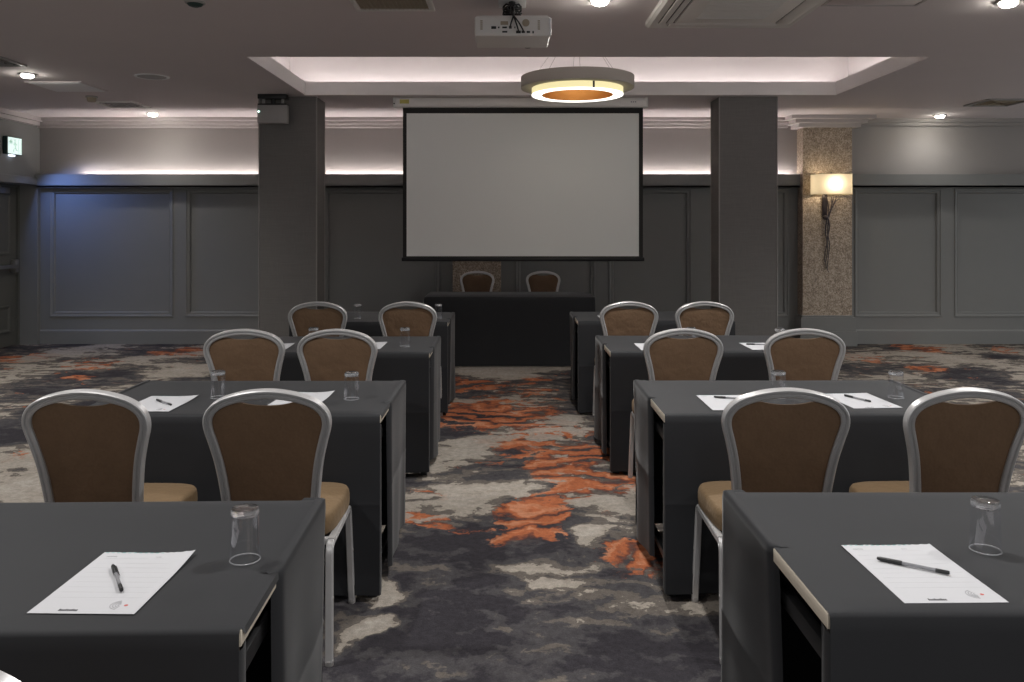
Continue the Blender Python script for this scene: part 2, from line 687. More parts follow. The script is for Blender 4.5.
    k.b.inputs['Specular IOR Level'].default_value = 0.1
    k.bump(sp.outputs[0], 0.4, 0.004)
    return k.m


def mul_col_s(k, colsock, f):
    cc = k.n('ShaderNodeCombineColor')
    for i in range(3):
        k.l(f, cc.inputs[i])
    return k.mix(1.0, colsock, cc.outputs[0], 'MULTIPLY')


M['carpet'] = mat_carpet()

# ------------------------------------------------------------------ the room
XR = 8.5
YN = -4.0
b = MB()
b.box(XL - 0.5, XR, YN, YB + 0.1, -0.1, 0.0)
struct('floor', b, M['carpet'])

# ceiling with the recessed tray
TX0, TX1, TY0, TY1 = -2.13, 3.46, 6.70, 8.635
b = MB()
zc0, zc1 = CEIL, CEIL + 0.05
b.box(XL - 0.5, XR, YN, TY0, zc0, zc1)
b.box(XL - 0.5, XR, TY1, YB + 0.1, zc0, zc1)
b.box(XL - 0.5, TX0, TY0, TY1, zc0, zc1)
b.box(TX1, XR, TY0, TY1, zc0, zc1)
struct('ceiling', b, M['ceiling'])
# lip, shelf walls and top of the tray
b = MB()
LZ = 3.03
t = 0.025
b.box(TX0, TX1, TY1 - 0.001, TY1 + t, CEIL + 0.002, LZ)
b.box(TX0, TX1, TY0 - t, TY0 + 0.001, CEIL + 0.002, LZ)
b.box(TX0 - t, TX0 + 0.001, TY0 - t, TY1 + t, CEIL + 0.002, LZ)
b.box(TX1 - 0.001, TX1 + t, TY0 - t, TY1 + t, CEIL + 0.002, LZ)
struct('trim_1', b, M['tray'])
b = MB()
o_ = 0.22
zt = 3.36
b.box(TX0 - o_ - .03, TX1 + o_ + .03, TY1 + o_, TY1 + o_ + 0.03, zc1, zt)
b.box(TX0 - o_ - .03, TX1 + o_ + .03, TY0 - o_ - 0.03, TY0 - o_, zc1, zt)
b.box(TX0 - o_ - 0.03, TX0 - o_, TY0 - o_, TY1 + o_, zc1, zt)
b.box(TX1 + o_, TX1 + o_ + 0.03, TY0 - o_, TY1 + o_, zc1, zt)
b.box(TX0 - o_ - .03, TX1 + o_ + .03, TY0 - o_ - .03, TY1 + o_ + .03, zt, zt + 0.05)
struct('ceiling_tray', b, M['tray'])

# back wall: lower panelling, ledge and upper wall
b = MB()
b.box(XL - 0.4, XR, YB, YB + 0.1, 0, 2.10)
struct('wall_back', b, M['wall'])
b = MB()
b.box(XL, XR, YB, YB + 0.1, 2.10, CEIL)
struct('wall_back_upper', b, M['wall_up'])
# ledge board
b = MB()
for x0, x1 in [(XL, 3.73), (4.35, XR)]:
    b.box(x0, x1, YB - 0.12, YB - 0.10, 2.0, 2.175, 0.003)
    b.box(x0, x1, YB - 0.12, YB, 2.0, 2.03)
    b.box(x0, x1, YB - 0.10, YB, 2.09, 2.11)
struct('trim_2', b, M['wall'])
# baseboard
b = MB()
for x0, x1 in [(XL, -0.69), (-0.08, 3.73), (4.35, XR)]:
    b.box(x0, x1, YB - 0.045, YB, 0.0, 0.165)
    b.prism([(YB - 0.045, 0.165), (YB - 0.028, 0.185), (YB, 0.19), (YB, 0.165)], 'x', x0, x1)
struct('baseboard_back', b, M['wall'])

# panel mouldings and stiles
panels = [(-5.88, -4.29), (-4.137, -2.55), (-2.36, -0.86), (0.10, 1.13), (1.30, 2.37), (2.80, 3.62), (4.46, 5.58), (5.74, 7.30)]
b = MB()
ds = 0.028


def stile(x0, x1):
    b.box(x0, x1, YB - ds, YB, 0.185, 1.999)


edges = [XL] + [e for p in panels for e in p] + [XR]
for i in range(0, len(edges), 2):
    stile(edges[i], edges[i + 1])
for x0, x1 in panels:
    b.box(x0, x1, YB - ds, YB, 0.185, 0.345)
struct('trim_3', b, M['wall'])
b = MB()


def moulding_ring(b, x0, x1, z0, z1, wd=0.068, d0=0.040, d1=0.018):
    # mitred picture-frame moulding with a stepped section (offset from the outside, depth)
    prof = [(0.0, ds - 0.002), (0.004, d0), (0.018, d0), (0.026, d1 + 0.012), (0.045, d1 + 0.006), (0.05, d1 + 0.010),
            (0.058, d1 + 0.008), (wd, 0.0)]
    rows = []
    for off, dp in prof:
        rows.append([(x0 + off, YB - dp, z0 + off), (x1 - off, YB - dp, z0 + off), (x1 - off, YB - dp, z1 - off),
                     (x0 + off, YB - dp, z1 - off)])
    b.grid(rows, closed_v=True)


for x0, x1 in panels:
    moulding_ring(b, x0, x1, 0.345, 1.998)
struct('trim_4', b, M['wall'])

# cornice at the back wall (three steps)
steps = [(0.055, 2.775), (0.12, 2.815), (0.185, 2.853)]
b = MB()
for i, (o, z) in enumerate(steps):
    z1 = steps[i + 1][1] if i < 2 else CEIL
    b.box(XL, 3.6, YB - o, YB, z, z1)
struct('trim_5', b, M['cornice'])
b = MB()
for i, (o, z) in enumerate([(0.035, 2.80), (0.07, 2.845)]):
    z1 = 2.845 if i == 0 else CEIL
    b.box(4.4, XR, YB - o, YB, z, z1)
struct('trim_6', b, M['wall_up'])

# left wall with the exit door recess
DY0, DY1, DZ = 9.25, 10.46, 2.04
DR = 0.23
b = MB()
b.box(XL - 0.4, XL, YN, DY0, 0, CEIL)
b.box(XL - 0.4, XL, DY1, YB, 0, CEIL)
b.box(XL - 0.4, XL, DY0, DY1, DZ, CEIL)
struct('wall_left', b, M['wall'])
b = MB()
b.box(XL, XL + 0.12, YN, YB - 0.155, 2.835, CEIL)
b.box(XL, XL + 0.07, YN, YB - 0.12, 2.79, 2.835)
struct('trim_7', b, M['cornice'])
b = MB()   # architrave round the opening
b.box(XL, XL + 0.025, DY0 - 0.09, DY0, 0, DZ + 0.09, 0.004)
b.box(XL, XL + 0.025, DY1, YB - 0.03, 0, DZ + 0.09, 0.004)
b.box(XL, XL + 0.03, DY0 - 0.11, YB - 0.03, DZ, DZ + 0.09, 0.004)
struct('trim_8', b, M['wall'])
door = bpy.data.objects.new('door_1', None)
C.objects.link(door)
door['kind'] = 'structure'
door.location = (XL - DR, (DY0 + DY1) / 2, 0)
hw = (DY1 - DY0) / 2
b = MB()
b.box(-0.05, 0, -hw + 0.03, hw - 0.03, 0.005, DZ - 0.03, 0.003)
for z0, z1 in [(0.18, 0.52), (1.15, 1.92)]:
    prof = [(0.0, 0.0), (0.004, 0.014), (0.02, 0.016), (0.035, 0.004), (0.05, 0.0)]
    rows = []
    for off, dp in prof:
        y0, y1 = -hw + 0.16 + off, hw - 0.16 - off
        rows.append([(dp, y0, z0 + off), (dp, y1, z0 + off), (dp, y1, z1 - off), (dp, y0, z1 - off)])
    b.grid(rows, closed_v=True)
b.build('door_leaf', M['door'], door, smooth=0)
b = MB()
b.box(-0.06, 0.03, hw - 0.03, hw, 0, DZ)
b.box(-0.06, 0.03, -hw, -hw + 0.03, 0, DZ)
b.box(-0.06, 0.03, -hw, hw, DZ - 0.03, DZ)
b.build('door_frame', M['door'], door, smooth=0)
b = MB()
b.box(0.06, 0.095, -hw + 0.1, hw - 0.12, 0.985, 1.03, 0.012)
b.box(0.0, 0.08, hw - 0.15, hw - 0.09, 0.93, 1.09, 0.01)
b.box(0.0, 0.08, -hw + 0.08, -hw + 0.14, 0.93, 1.09, 0.01)
b.build('push_bar', M['steel'], door)
b = MB()
b.box(0.0, 0.06, 0.1, 0.36, DZ - 0.12, DZ - 0.05, 0.008)
b.tube([(0.05, 0.2, DZ - 0.06), (0.1, 0.1, DZ - 0.045), (0.03, -0.1, DZ - 0.035)], 0.008)
b.build('door_closer', M['steel'], door)


# pilasters with gold wallcovering
def pilaster(x0, x1, yf, lit):
    b = MB()
    b.box(x0, x1, yf, YB - 0.001, 0.37, CEIL - 0.001)
    struct('pilaster', b, M['mosaic'])
    b = MB()
    b.box(x0 - 0.05, x1 + 0.05, yf - 0.05, YB - 0.001, 0.0, 0.185, 0.004)
    b.box(x0 - 0.035, x1 + 0.035, yf - 0.035, YB - 0.001, 0.185, 0.36, 0.004)
    b.box(x0 - 0.015, x1 + 0.015, yf - 0.015, YB - 0.001, 0.36, 0.385, 0.004)
    struct('baseboard_pilaster', b, M['wall'])
    b = MB()
    for o, z, z1 in [(0.08, 2.755, 2.80), (0.14, 2.80, 2.846), (0.215, 2.846, CEIL)]:
        b.box(x0 - o, x1 + o, yf - o, YB - 0.001, z, z1)
    struct('trim_pilaster', b, M['cornice'])


pilaster(3.73, 4.35, 10.35, True)
pilaster(-0.69, -0.08, 10.35, False)


# two free-standing columns
def column(x0, x1, y0, y1, name):
    b = MB()
    b.box(x0, x1, y0, y1, 0, CEIL)
    struct(name, b, M['column'])
    b = MB()
    for x in (x0, x1):
        for y in (y0, y1):
            b.tube([(x, y, 0.0), (x, y, CEIL)], 0.007, 8)
    struct('trim_column_bead', b, M['bead'], smooth=40)
    b = MB()
    b.box(x0 - 0.012, x1 + 0.012, y0 - 0.012, y1 + 0.012, 0, 0.12, 0.003)
    struct('baseboard_column', b, M['wall'])


column(-2.65, -2.035, 8.75, 9.13, 'column_left')
column(2.262, 2.88, 8.75, 9.10, 'column_right')


# ------------------------------------------------------------------ LED strips (real lamps on the ledges)
def strip(name, label, pts, m):
    b = MB()
    for (x0, x1, y0, y1, z0, z1) in pts:
        b.box(x0, x1, y0, y1, z0, z1)
    tag(b.build(name, m, smooth=0), label, 'light strip')


strip('led_strip', 'warm white light strip behind the grey ledge of the back wall', [(-5.45, 3.66, YB - 0.050, YB - 0.035, 2.115, 2.125)], M['led_cove'])
zz = zc1 + 0.012
strip('led_strip', 'white light strip hidden in the recessed ceiling tray',
      [(TX0, TX1, TY1 + 0.09, TY1 + 0.11, zz, zz + 0.01), (TX0, TX1, TY0 - 0.11, TY0 - 0.09, zz, zz + 0.01),
       (TX0 - 0.11, TX0 - 0.09, TY0, TY1, zz, zz + 0.01), (TX1 + 0.09, TX1 + 0.11, TY0, TY1, zz, zz + 0.01)], M['led_tray'])

# ------------------------------------------------------------------ projection screen
SY = 8.84
scr = thing('projection_screen', 'large white pull-down projection screen with black border on back wall', 'projection screen', ((-1.10 + 1.44) / 2, SY, 1.13))
cx = 0.17
b = MB()
x0, x1 = -1.224 - cx, 1.507 - cx
b.box(x0 + 0.02, x1 - 0.02, -0.07, 0.06, 2.785 - 1.13, CEIL - 1.13 - 0.003, 0.012)
b.box(x0, x0 + 0.03, -0.075, 0.065, 2.78 - 1.13, CEIL - 1.13 - 0.002, 0.008)
b.box(x1 - 0.03, x1, -0.075, 0.065, 2.78 - 1.13, CEIL - 1.13 - 0.002, 0.008)
b.build('casing', M['whiteplastic'], scr)
b = MB()
wx0, wx1, wz0, wz1 = -1.085 - cx, 1.418 - cx, 1.185 - 1.13, 2.725 - 1.13
b.box(wx0, wx1, -0.003, 0.0, wz0, wz1)
b.build('screen_fabric', M['screen_white'], scr, smooth=0)
b = MB()
bx0, bx1 = -1.125 - cx, 1.462 - cx
b.box(bx0, wx0, -0.004, 0.001, 0.03, 1.69)
b.box(wx1, bx1, -0.004, 0.001, 0.03, 1.69)
b.box(wx0, wx1, -0.004, 0.001, wz1, 1.69)
b.box(wx0, wx1, -0.004, 0.001, 0.03, wz0)
b.build('screen_border', M['screen_black'], scr, smooth=0)
b = MB()
b.tube([(bx0 - 0.012, 0, 0.022), (bx1 + 0.012, 0, 0.022)], 0.021, 12, up=(0, 0, 1))
b.build('bottom_bar', M['darksteel'], scr)
b = MB()
b.box(-1.15 - cx, -1.05 - cx, -0.072, -0.069, 2.82 - 1.13, 2.865 - 1.13)
o = b.build('warning_sticker', M['sticker'], scr, smooth=0)
b = MB()
for k in range(3):
    b.box(1.32 - cx + k * 0.022, 1.335 - cx + k * 0.022, -0.0715, -0.0695, 2.832 - 1.13, 2.846 - 1.13)
b.build('maker_mark', M['ink'], scr, smooth=0)
b = MB()
b.lathe([(0, 0), (0.008, 0), (0.008, 0.006), (0, 0.006)], 12)
b.build('end_screw', M['black'], scr, M=Matrix.Translation((x0 + 0.015, -0.075, 2.82 - 1.13)) @ Matrix.Rotation(R(90), 4, 'X'))

# ------------------------------------------------------------------ pendant ring light
PX, PY = 0.655, 7.67
pd = thing('ring_pendant', 'round ring pendant lamp glowing yellow below the ceiling tray', 'pendant lamp', (PX, PY, 2.735))


def ring(b, ri, ro, z0, z1, seg=72):
    prof = [(ri, z0), (ro, z0), (ro, z1), (ri, z1)]
    rows = []
    for k in range(seg):
        a = 2 * PI * k / seg
        rows.append([(r * math.cos(a), r * math.sin(a), z) for r, z in prof])
    b.grid(rows, closed_u=True, closed_v=True)


b = MB()
ring(b, 0.336, 0.5275, 0.062, 0.165)
b.build('outer_drum', M['drum'], pd, smooth=30)
b = MB()
ring(b, 0.40, 0.426, 0.004, 0.0615)
b.build('acrylic_band', M['glowband'], pd, smooth=30)
b = MB()
ring(b, 0.334, 0.426, -0.004, 0.0035)
b.build('ring_diffuser', M['diffuser'], pd, smooth=30)
b = MB()
ring(b, 0.326, 0.3335, -0.002, 0.17)
b.build('copper_lining', M['copper'], pd, smooth=30)
for k in range(6):
    a = k * PI / 3 + 0.35
    b = MB()
    b.tube([(0.42 * math.cos(a), 0.42 * math.sin(a), 0.16), (0.10 * math.cos(a), 0.10 * math.sin(a), zt - 2.735 - 0.02)], 0.0022, 6)
    b.build('suspension_wire', M['greyplastic'], pd)
b = MB()
b.lathe([(0, 0), (0.13, 0), (0.13, 0.02), (0, 0.02)], 32, (0, 0, zt - 2.735 - 0.022))
b.build('ceiling_rose', M['whiteplastic'], pd)
b = MB()
b.box(-0.009, 0.009, -0.4285, -0.425, 0.0, 0.06, M=Matrix.Rotation(R(15), 4, 'Z'))
b.build('seam_clip', M['darksteel'], pd)
pl = bpy.data.lights.new('pendant_glow', 'AREA')
pl.shape = 'DISK'
pl.size = 0.5
pl.energy = 0.35
pl.color = (1, 0.86, 0.62)
po = bpy.data.objects.new('pendant_glow', pl)
po.location = (PX, PY, 2.90)
po.rotation_euler = (0, 0, 0)
C.objects.link(po)

# ------------------------------------------------------------------ ceiling fittings
lamp_labels = ['lit recessed downlight at the left edge of the ceiling', 'lit recessed downlight by the back cornice above the left wall panels',
               'lit recessed downlight at the top beside the projector', 'lit recessed downlight by the back cornice on the right',
               'lit recessed downlight in the top right corner of the ceiling']
dl = bpy.data.objects.new('downlight', None)
C.objects.link(dl)
b = MB()
b.lathe([(0.052, 0.0), (0.075, 0.0), (0.078, -0.005), (0.07, -0.012), (0.054, -0.012), (0.05, 0.0)], 32)
b.build('trim_ring', M['steel'], dl)
b = MB()
b.lathe([(0.053, -0.004), (0.05, -0.022), (0.038, -0.033), (0.0, -0.038)], 24)
b.build('lamp_glass', M['lamp'], dl)
for i, (x, y) in enumerate(SEEN_LAMPS):
    place(dl, i, (x, y, CEIL), 0, lamp_labels[i], 'downlight', 'recessed downlights')

# unlit sensor near the top left
sd = thing('motion_sensor', 'dark round sensor on the ceiling at the top left', 'sensor', (-1.93, 5.07, CEIL))
b = MB()
b.lathe([(0.0, -0.03), (0.02, -0.03), (0.04, -0.022), (0.05, -0.01)], 24)
b.build('sensor_lens', M['exit_case'], sd)
b = MB()
b.lathe([(0.05, -0.012), (0.06, -0.008), (0.062, 0.0), (0.045, 0.0), (0.045, -0.012)], 24)
b.build('sensor_ring', M['greyplastic'], sd)

sp = thing('ceiling_speaker', 'round flush ceiling speaker left of the recessed tray', 'speaker', (-3.28, 7.57, CEIL))
b = MB()
b.lathe([(0.125, -0.004), (0.14, -0.009), (0.15, -0.006), (0.152, 0.0), (0.12, 0.0)], 40)
b.build('speaker_rim', M['panelwhite'], sp)
b = MB()
b.lathe([(0, -0.006), (0.126, -0.005), (0.126, 0), (0, 0)], 40)
b.build('speaker_grille', M['greyplastic'], sp)

sm = thing('smoke_detector', 'small round smoke detector beside the left ceiling vent', 'smoke detector', (-4.42, 8.72, CEIL))
b = MB()
b.lathe([(0.06, 0), (0.06, -0.012), (0.052, -0.016), (0, -0.016)], 28)
b.build('detector_base', M['greyplastic'], sm)
b = MB()
b.lathe([(0.048, -0.016), (0.046, -0.045), (0.036, -0.06), (0, -0.062)], 28)
b.build('detector_head', M['eggcrate'], sm)

hp = thing('access_hatch', 'white square access hatch in the ceiling at the left', 'access hatch', (-4.34, 8.095, CEIL))
b = MB()
b.box(-0.245, 0.245, -0.245, 0.245, -0.014, 0.0, 0.004)
b.build('hatch_panel', M['panelwhite'], hp)
b = MB()
for s in (-1, 1):
    b.box(-0.27, 0.27, s * 0.258 - 0.012, s * 0.258 + 0.012, -0.008, 0)
    b.box(s * 0.258 - 0.012, s * 0.258 + 0.012, -0.246, 0.246, -0.008, 0)
b.build('hatch_frame', M['ceiling'], hp, smooth=0)
hp = thing('access_hatch', 'flush grey access hatch in the ceiling beside the air conditioning unit', 'access hatch', (2.26, 4.83, CEIL))
b = MB()
b.box(-0.28, 0.28, -0.28, 0.28, -0.006, 0.0, 0.002)
b.build('hatch_panel', M['ceiling'], hp)
b = MB()
for s in (-1, 1):
    b.box(-0.30, 0.30, s * 0.29 - 0.008, s * 0.29 + 0.008, -0.010, 0)
    b.box(s * 0.29 - 0.008, s * 0.29 + 0.008, -0.282, 0.282, -0.010, 0)
b.build('hatch_frame', M['cornice'], hp, smooth=0)


def vent(x, y, sz, label, mframe, mcore, egg=False):
    v = thing('ceiling_vent', label, 'vent', (x, y, CEIL), 0, 'square ceiling vents')
    h = sz / 2
    b = MB()
    fw = 0.035
    for s in (-1, 1):
        b.box(-h, h, s * (h - fw / 2) - fw / 2, s * (h - fw / 2) + fw / 2, -0.016, 0, 0.003)
        b.box(s * (h - fw / 2) - fw / 2, s * (h - fw / 2) + fw / 2, -h + fw, h - fw, -0.016, 0, 0.003)
    b.build('vent_frame', mframe, v)
    b = MB()
    b.box(-h + fw, h - fw, -h + fw, h - fw, -0.003, 0)
    b.build('vent_backing', M['vent_dark'], v, smooth=0)
    b = MB()
    if egg:
        n = 16
        for k in range(1, n):
            q = -h + fw + (sz - 2 * fw) * k / n
            b.box(q - 0.0015, q + 0.0015, -h + fw, h - fw, -0.014, -0.003)
            b.box(-h + fw, h - fw, q - 0.0015, q + 0.0015, -0.0135, -0.003)
    else:
        for k, r in enumerate((0.155, 0.11, 0.065)):
            r = r * sz / 0.46
            for s in (-1, 1):
                b.box(-r, r, s * r - 0.008, s * r + 0.008, -0.013 - 0.003 * k, -0.003)
                b.box(s * r - 0.008, s * r + 0.008, -r + 0.008, r - 0.008, -0.013 - 0.003 * k, -0.003)
    b.build('vent_louvre', mcore, v, smooth=0)


vent(-4.36, 6.80, 0.48, 'dark square ceiling vent at the left edge above the lit downlight', M['greyplastic'], M['greyplastic'])
vent(-4.355, 9.26, 0.47, 'dark square ceiling vent near the back left cornice', M['whiteplastic'], M['greyplastic'])
vent(5.46, 9.12, 0.50, 'beige square ceiling vent at the right beside the downlight', M['greyplastic'], M['eggcrate'])
vent(-0.71, 4.98, 0.50, 'egg-crate ceiling grille at the top left of the projector', M['whiteplastic'], M['eggcrate'], True)

# air conditioning cassette
ac = thing('air_conditioner', 'large square ceiling air conditioning cassette at the top right', 'air conditioner', (1.43, 5.055, CEIL - 0.001))
h = 0.495
b = MB()
b.prism([(-h, -0.028), (-h + 0.02, -0.042), (h - 0.02, -0.042), (h, -0.028), (h, 0), (-h, 0)], 'y', -h, h)
b.build('fascia', M['whiteplastic'], ac, smooth=0)
b = MB()
b.box(-0.33, 0.33, -0.33, 0.33, -0.050, -0.041, 0.003)
for k in range(12):
    y = -0.2 + k * 0.036
    b.box(-0.22, 0.22, y, y + 0.006, -0.055, -0.051)
b.build('intake_grille', M['whiteplastic'], ac)
for k in range(4):
    a = k * PI / 2
    Mr = Matrix.Rotation(a, 4, 'Z')
    b = MB()
    b.box(-0.36, 0.36, 0.335, 0.435, -0.0445, -0.0405, M=Mr)
    s_ = b.build('air_slot', M['vent_dark'], ac, smooth=0)
    b = MB()
    if k in (0, 3):
        b.box(-0.358, 0.358, 0.337, 0.433, -0.050, -0.045, 0.002, M=Mr)
    else:
        b.box(-0.355, 0.355, 0.345, 0.380, -0.052, -0.045, 0.002, M=Mr)
        b.box(-0.355, 0.355, 0.391, 0.429, -0.052, -0.045, 0.002, M=Mr)
    b.build('air_flap', M['whiteplastic'], s_)

# projector
pj = thing('projector', 'white ceiling-mounted projector with rear sockets and dangling cables', 'projector', (0.03, 4.86, 2.632))
hw = 0.225
b = MB()
b.box(-hw, hw, 0.0, 0.33, 0.0, 0.118, 0.012, 3)
b.box(-hw + 0.012, hw - 0.012, 0.02, 0.31, 0.115, 0.128, 0.006)
b.build('projector_body', M['whiteplastic'], pj)
b = MB()
b.box(hw - 0.006, hw + 0.006, -0.004, 0.05, 0.004, 0.106, 0.003)
b.build('side_panel', M['panelwhite'], pj)
b = MB()
b.lathe([(0, 0), (0.05, 0), (0.05, 0.04), (0.042, 0.045), (0.04, 0.02), (0, 0.02)], 28)
b.build('projector_lens', M['black'], pj, M=Matrix.Translation((0.1, 0.325, 0.055)) @ Matrix.Rotation(R(-90), 4, 'X'))
for (x0, x1, z0, z1) in [(-.125, -.096, .042, .058), (-.085, -.076, .046, .056), (-.06, -.032, .046, .056), (-.02, -.004, .044, .06),
                         (-.06, -.03, .02, .03), (.012, .018, .046, .056), (.022, .05, .016, .032), (.055, .075, .018, .03), (.085, .105, .018, .03), (.118, .128, .016, .03)]:
    b = MB()
    b.box(x0, x1, -0.002, 0.004, z0, z1, 0.0008)
    b.build('socket', M['black'], pj)
for x0 in (-0.19, 0.15):
    b = MB()
    for k in range(5):
        b.box(x0, x0 + 0.014, -0.0015, 0.003, 0.038 + k * 0.012, 0.045 + k * 0.012)
    b.build('vent_slots', M['eggcrate'], pj, smooth=0)
b = MB()
b.box(-0.07, -0.025, -0.002, 0.004, 0.066, 0.088, 0.001)
b.build('rating_plate', M['eggcrate'], pj)
b = MB()
b.lathe([(0, 0), (0.022, 0), (0.022, 0.003), (0.017, 0.004), (0, 0.003)], 24)
b.build('speaker_grille', M['eggcrate'], pj, M=Matrix.Translation((0.08, 0.0, 0.078)) @ Matrix.Rotation(R(90), 4, 'X'))
b = MB()
b.box(-0.085, 0.085, 0.07, 0.25, 0.124, 0.134, 0.003)
b.box(-0.055, 0.055, 0.10, 0.22, 0.130, 0.165, 0.012)
b.tube([(0, 0.16, 0.16), (0, 0.16, 0.25)], 0.022, 16, up=(1, 0, 0))
b.box(-0.04, 0.04, 0.12, 0.2, 0.19, 0.215, 0.01)
b.build('ceiling_mount', M['darksteel'], pj)
b = MB()
b.box(-0.085, 0.085, 0.11, 0.30, 0.245, 0.2575, 0.004)
b.build('mount_plate', M['panelwhite'], pj)
for k, (xe, ze) in enumerate([(0.036, 0.024), (0.065, 0.024), (-0.012, 0.05)]):
    b = MB()
    b.tube(catmull([(0.005 + k * 0.01, 0.14, 0.22), (-0.03 + k * 0.02, 0.07, 0.19), (0.0 + k * 0.004, -0.015, 0.125), (xe * 0.6, -0.035, 0.07), (xe, -0.03, ze), (xe, 0.0, ze)]), 0.0042, 8)
    b.build('cable', M['black'], pj)
for k in range(3):
    b = MB()
    b.tube([(0.055 * math.cos(a * 0.5 + k), 0.16 + 0.055 * math.sin(a * 0.5 + k), 0.175 + 0.02 * k + 0.006 * math.sin(a * 2)) for a in range(13)], 0.006, 8, up=(0, 0, 1))
    b.build('cable_loop', M['black'], pj)

# emergency light box by the left column
em = thing('emergency_light', 'white emergency light box hanging from ceiling before left column', 'emergency light', (-2.455, 8.6, 2.585))
b = MB()
b.box(-0.155, 0.155, -0.045, 0.045, 0, 0.19, 0.006)
b.build('light_box', M['greyplastic'], em)
b = MB()
b.box(-0.02, 0.02, -0.02, 0.02, 0.188, CEIL - 2.585 - 0.001, 0.002)
b.box(-0.15, 0.15, -0.05, 0.05, 0.188, 0.205, 0.004)
b.build('hanger', M['black'], em)
b = MB()
b.box(-0.15, 0.15, -0.05, 0.05, 0.255, CEIL - 2.585 - 0.001, 0.004)
b.build('ceiling_bracket', M['black'], em)
for s in (-1, 1):
    b = MB()
    b.box(s * 0.1 - 0.012, s * 0.1 + 0.012, -0.015, 0.015, 0.204, 0.257, 0.002)
    b.build('bracket_post', M['greyplastic'], em)
b = MB()
b.lathe([(0, 0.006), (0.006, 0.004), (0.009, 0.0), (0, 0)], 12)
b.build('indicator', M['green_led'], em, M=Matrix.Translation((-0.14, -0.044, 0.12)) @ Matrix.Rotation(R(90), 4, 'X'))

# exit sign on the left wall
ex = thing('exit_sign', 'lit white and green exit sign on the left wall above the door', 'exit sign', (XL, 9.93, 2.375))
b = MB()
b.box(0, 0.055, -0.15, 0.15, 0.0, 0.215, 0.006)
b.build('sign_case', M['exit_case'], ex)
b = MB()
b.box(0.0545, 0.060, -0.135, 0.135, 0.008, 0.205, 0.001)
face = b.build('sign_face', M['exit_face'], ex)
b = MB()
b.box(0.0605, 0.062, -0.076, -0.045, 0.142, 0.158)
b.prism([(-0.125, 0.15), (-0.075, 0.185), (-0.075, 0.115)], 'x', 0.0605, 0.062)
b.build('arrow_mark', M['exit_mark'], face, smooth=0)
b = MB()
b.lathe([(0, 0), (0.014, 0), (0.014, 0.0015), (0, 0.0015)], 14)
b2 = MB()
b2.merge(b.bm.copy(), Matrix.Translation((0.0605, -0.005, 0.17)) @ Matrix.Rotation(R(90), 4, 'Y'))
b.bm.free()
for seg in [((-0.005, 0.15), (0.0, 0.09)), ((0.0, 0.14), (-0.03, 0.115)), ((0.0, 0.14), (0.03, 0.12)), ((0.0, 0.09), (-0.03, 0.06)),
            ((-0.03, 0.06), (-0.035, 0.03)), ((0.0, 0.09), (0.025, 0.06)), ((0.025, 0.06), (0.045, 0.05))]:
    b2.tube([(0.0615, seg[0][0], seg[0][1]), (0.0615, seg[1][0], seg[1][1])], 0.006, 8, up=(1, 0, 0))
b2.build('running_figure', M['exit_mark'], face, smooth=0)
b = MB()
b.box(0.0605, 0.062, 0.065, 0.072, 0.02, 0.19)
b.box(0.0605, 0.062, 0.118, 0.125, 0.02, 0.19)
b.box(0.0605, 0.062, 0.065, 0.125, 0.183, 0.19)
b.build('door_mark', M['exit_mark'], face, smooth=0)
b = MB()
b.box(0.008, 0.048, -0.06, 0.03, -0.022, 0.001, 0.008)
b.build('sign_lens', M['exit_lens'], ex)
bl = bpy.data.lights.new('exit_sign_beam', 'SPOT')
bl.energy = 12
bl.color = (0.22, 0.38, 1.0)
bl.spot_size = R(105)
bl.spot_blend = 1.0
bl.shadow_soft_size = 0.04
bo = bpy.data.objects.new('exit_sign_beam', bl)
bo.location = (XL + 0.12, 9.92, 2.32)
bo.rotation_euler = (Vector((-5.2, YB, 1.35)) - Vector(bo.location)).to_track_quat('-Z', 'Y').to_euler()
C.objects.link(bo)

# wall sconce on the pilaster
scn = thing('wall_sconce', 'lit cream-shaded wall lamp with dark twig stem on gold pilaster', 'wall lamp', (4.03, 10.35, 1.9))
b = MB()
pts = []
W_, D_ = 0.238, 0.13
for k in range(48):
    a = 2 * PI * k / 48
    ca, sa = math.cos(a), math.sin(a)
    pts.append((W_ * math.copysign(abs(ca) ** 0.5, ca), -0.15 + D_ * math.copysign(abs(sa) ** 0.5, sa)))
b.grid([[(x, y, 0.005) for x, y in pts], [(x, y, 0.132) for x, y in pts], [(x, y, 0.258) for x, y in pts]], closed_v=True)
b.build('lamp_shade', M['shade'], scn, smooth=60)
for zz_ in (0.004, 0.256):
    b = MB()
    b.tube([(x * 1.003, -0.15 + (y + 0.15) * 1.003, zz_) for x, y in pts], 0.004, 6, up=(0, 0, 1), closed=True)
    b.build('shade_rim', M['gold_edge'], scn)
b = MB()
b.lathe([(0, 0), (0.012, 0.0), (0.014, 0.06), (0.028, 0.09), (0.03, 0.115), (0.02, 0.14), (0, 0.148)], 20, (0.02, -0.15, 0.05))
b.build('bulb', emit('bulb_lit', (1, 0.85, 0.6, 1), 1.5), scn)
b = MB()
b.box(-0.06, 0.005, -0.022, -0.002, -0.26, 0.02, 0.006)
b.tube([(-0.02, -0.02, 0.0), (-0.01, -0.10, 0.03), (0.02, -0.15, 0.045)], 0.008)
b.lathe([(0, -0.03), (0.02, -0.026), (0.036, -0.01), (0.036, 0.01), (0.02, 0.024), (0, 0.03)], 16, (-0.025, -0.035, -0.28))
b.build('backplate', M['bronze'], scn)
rnd = random.Random(3)
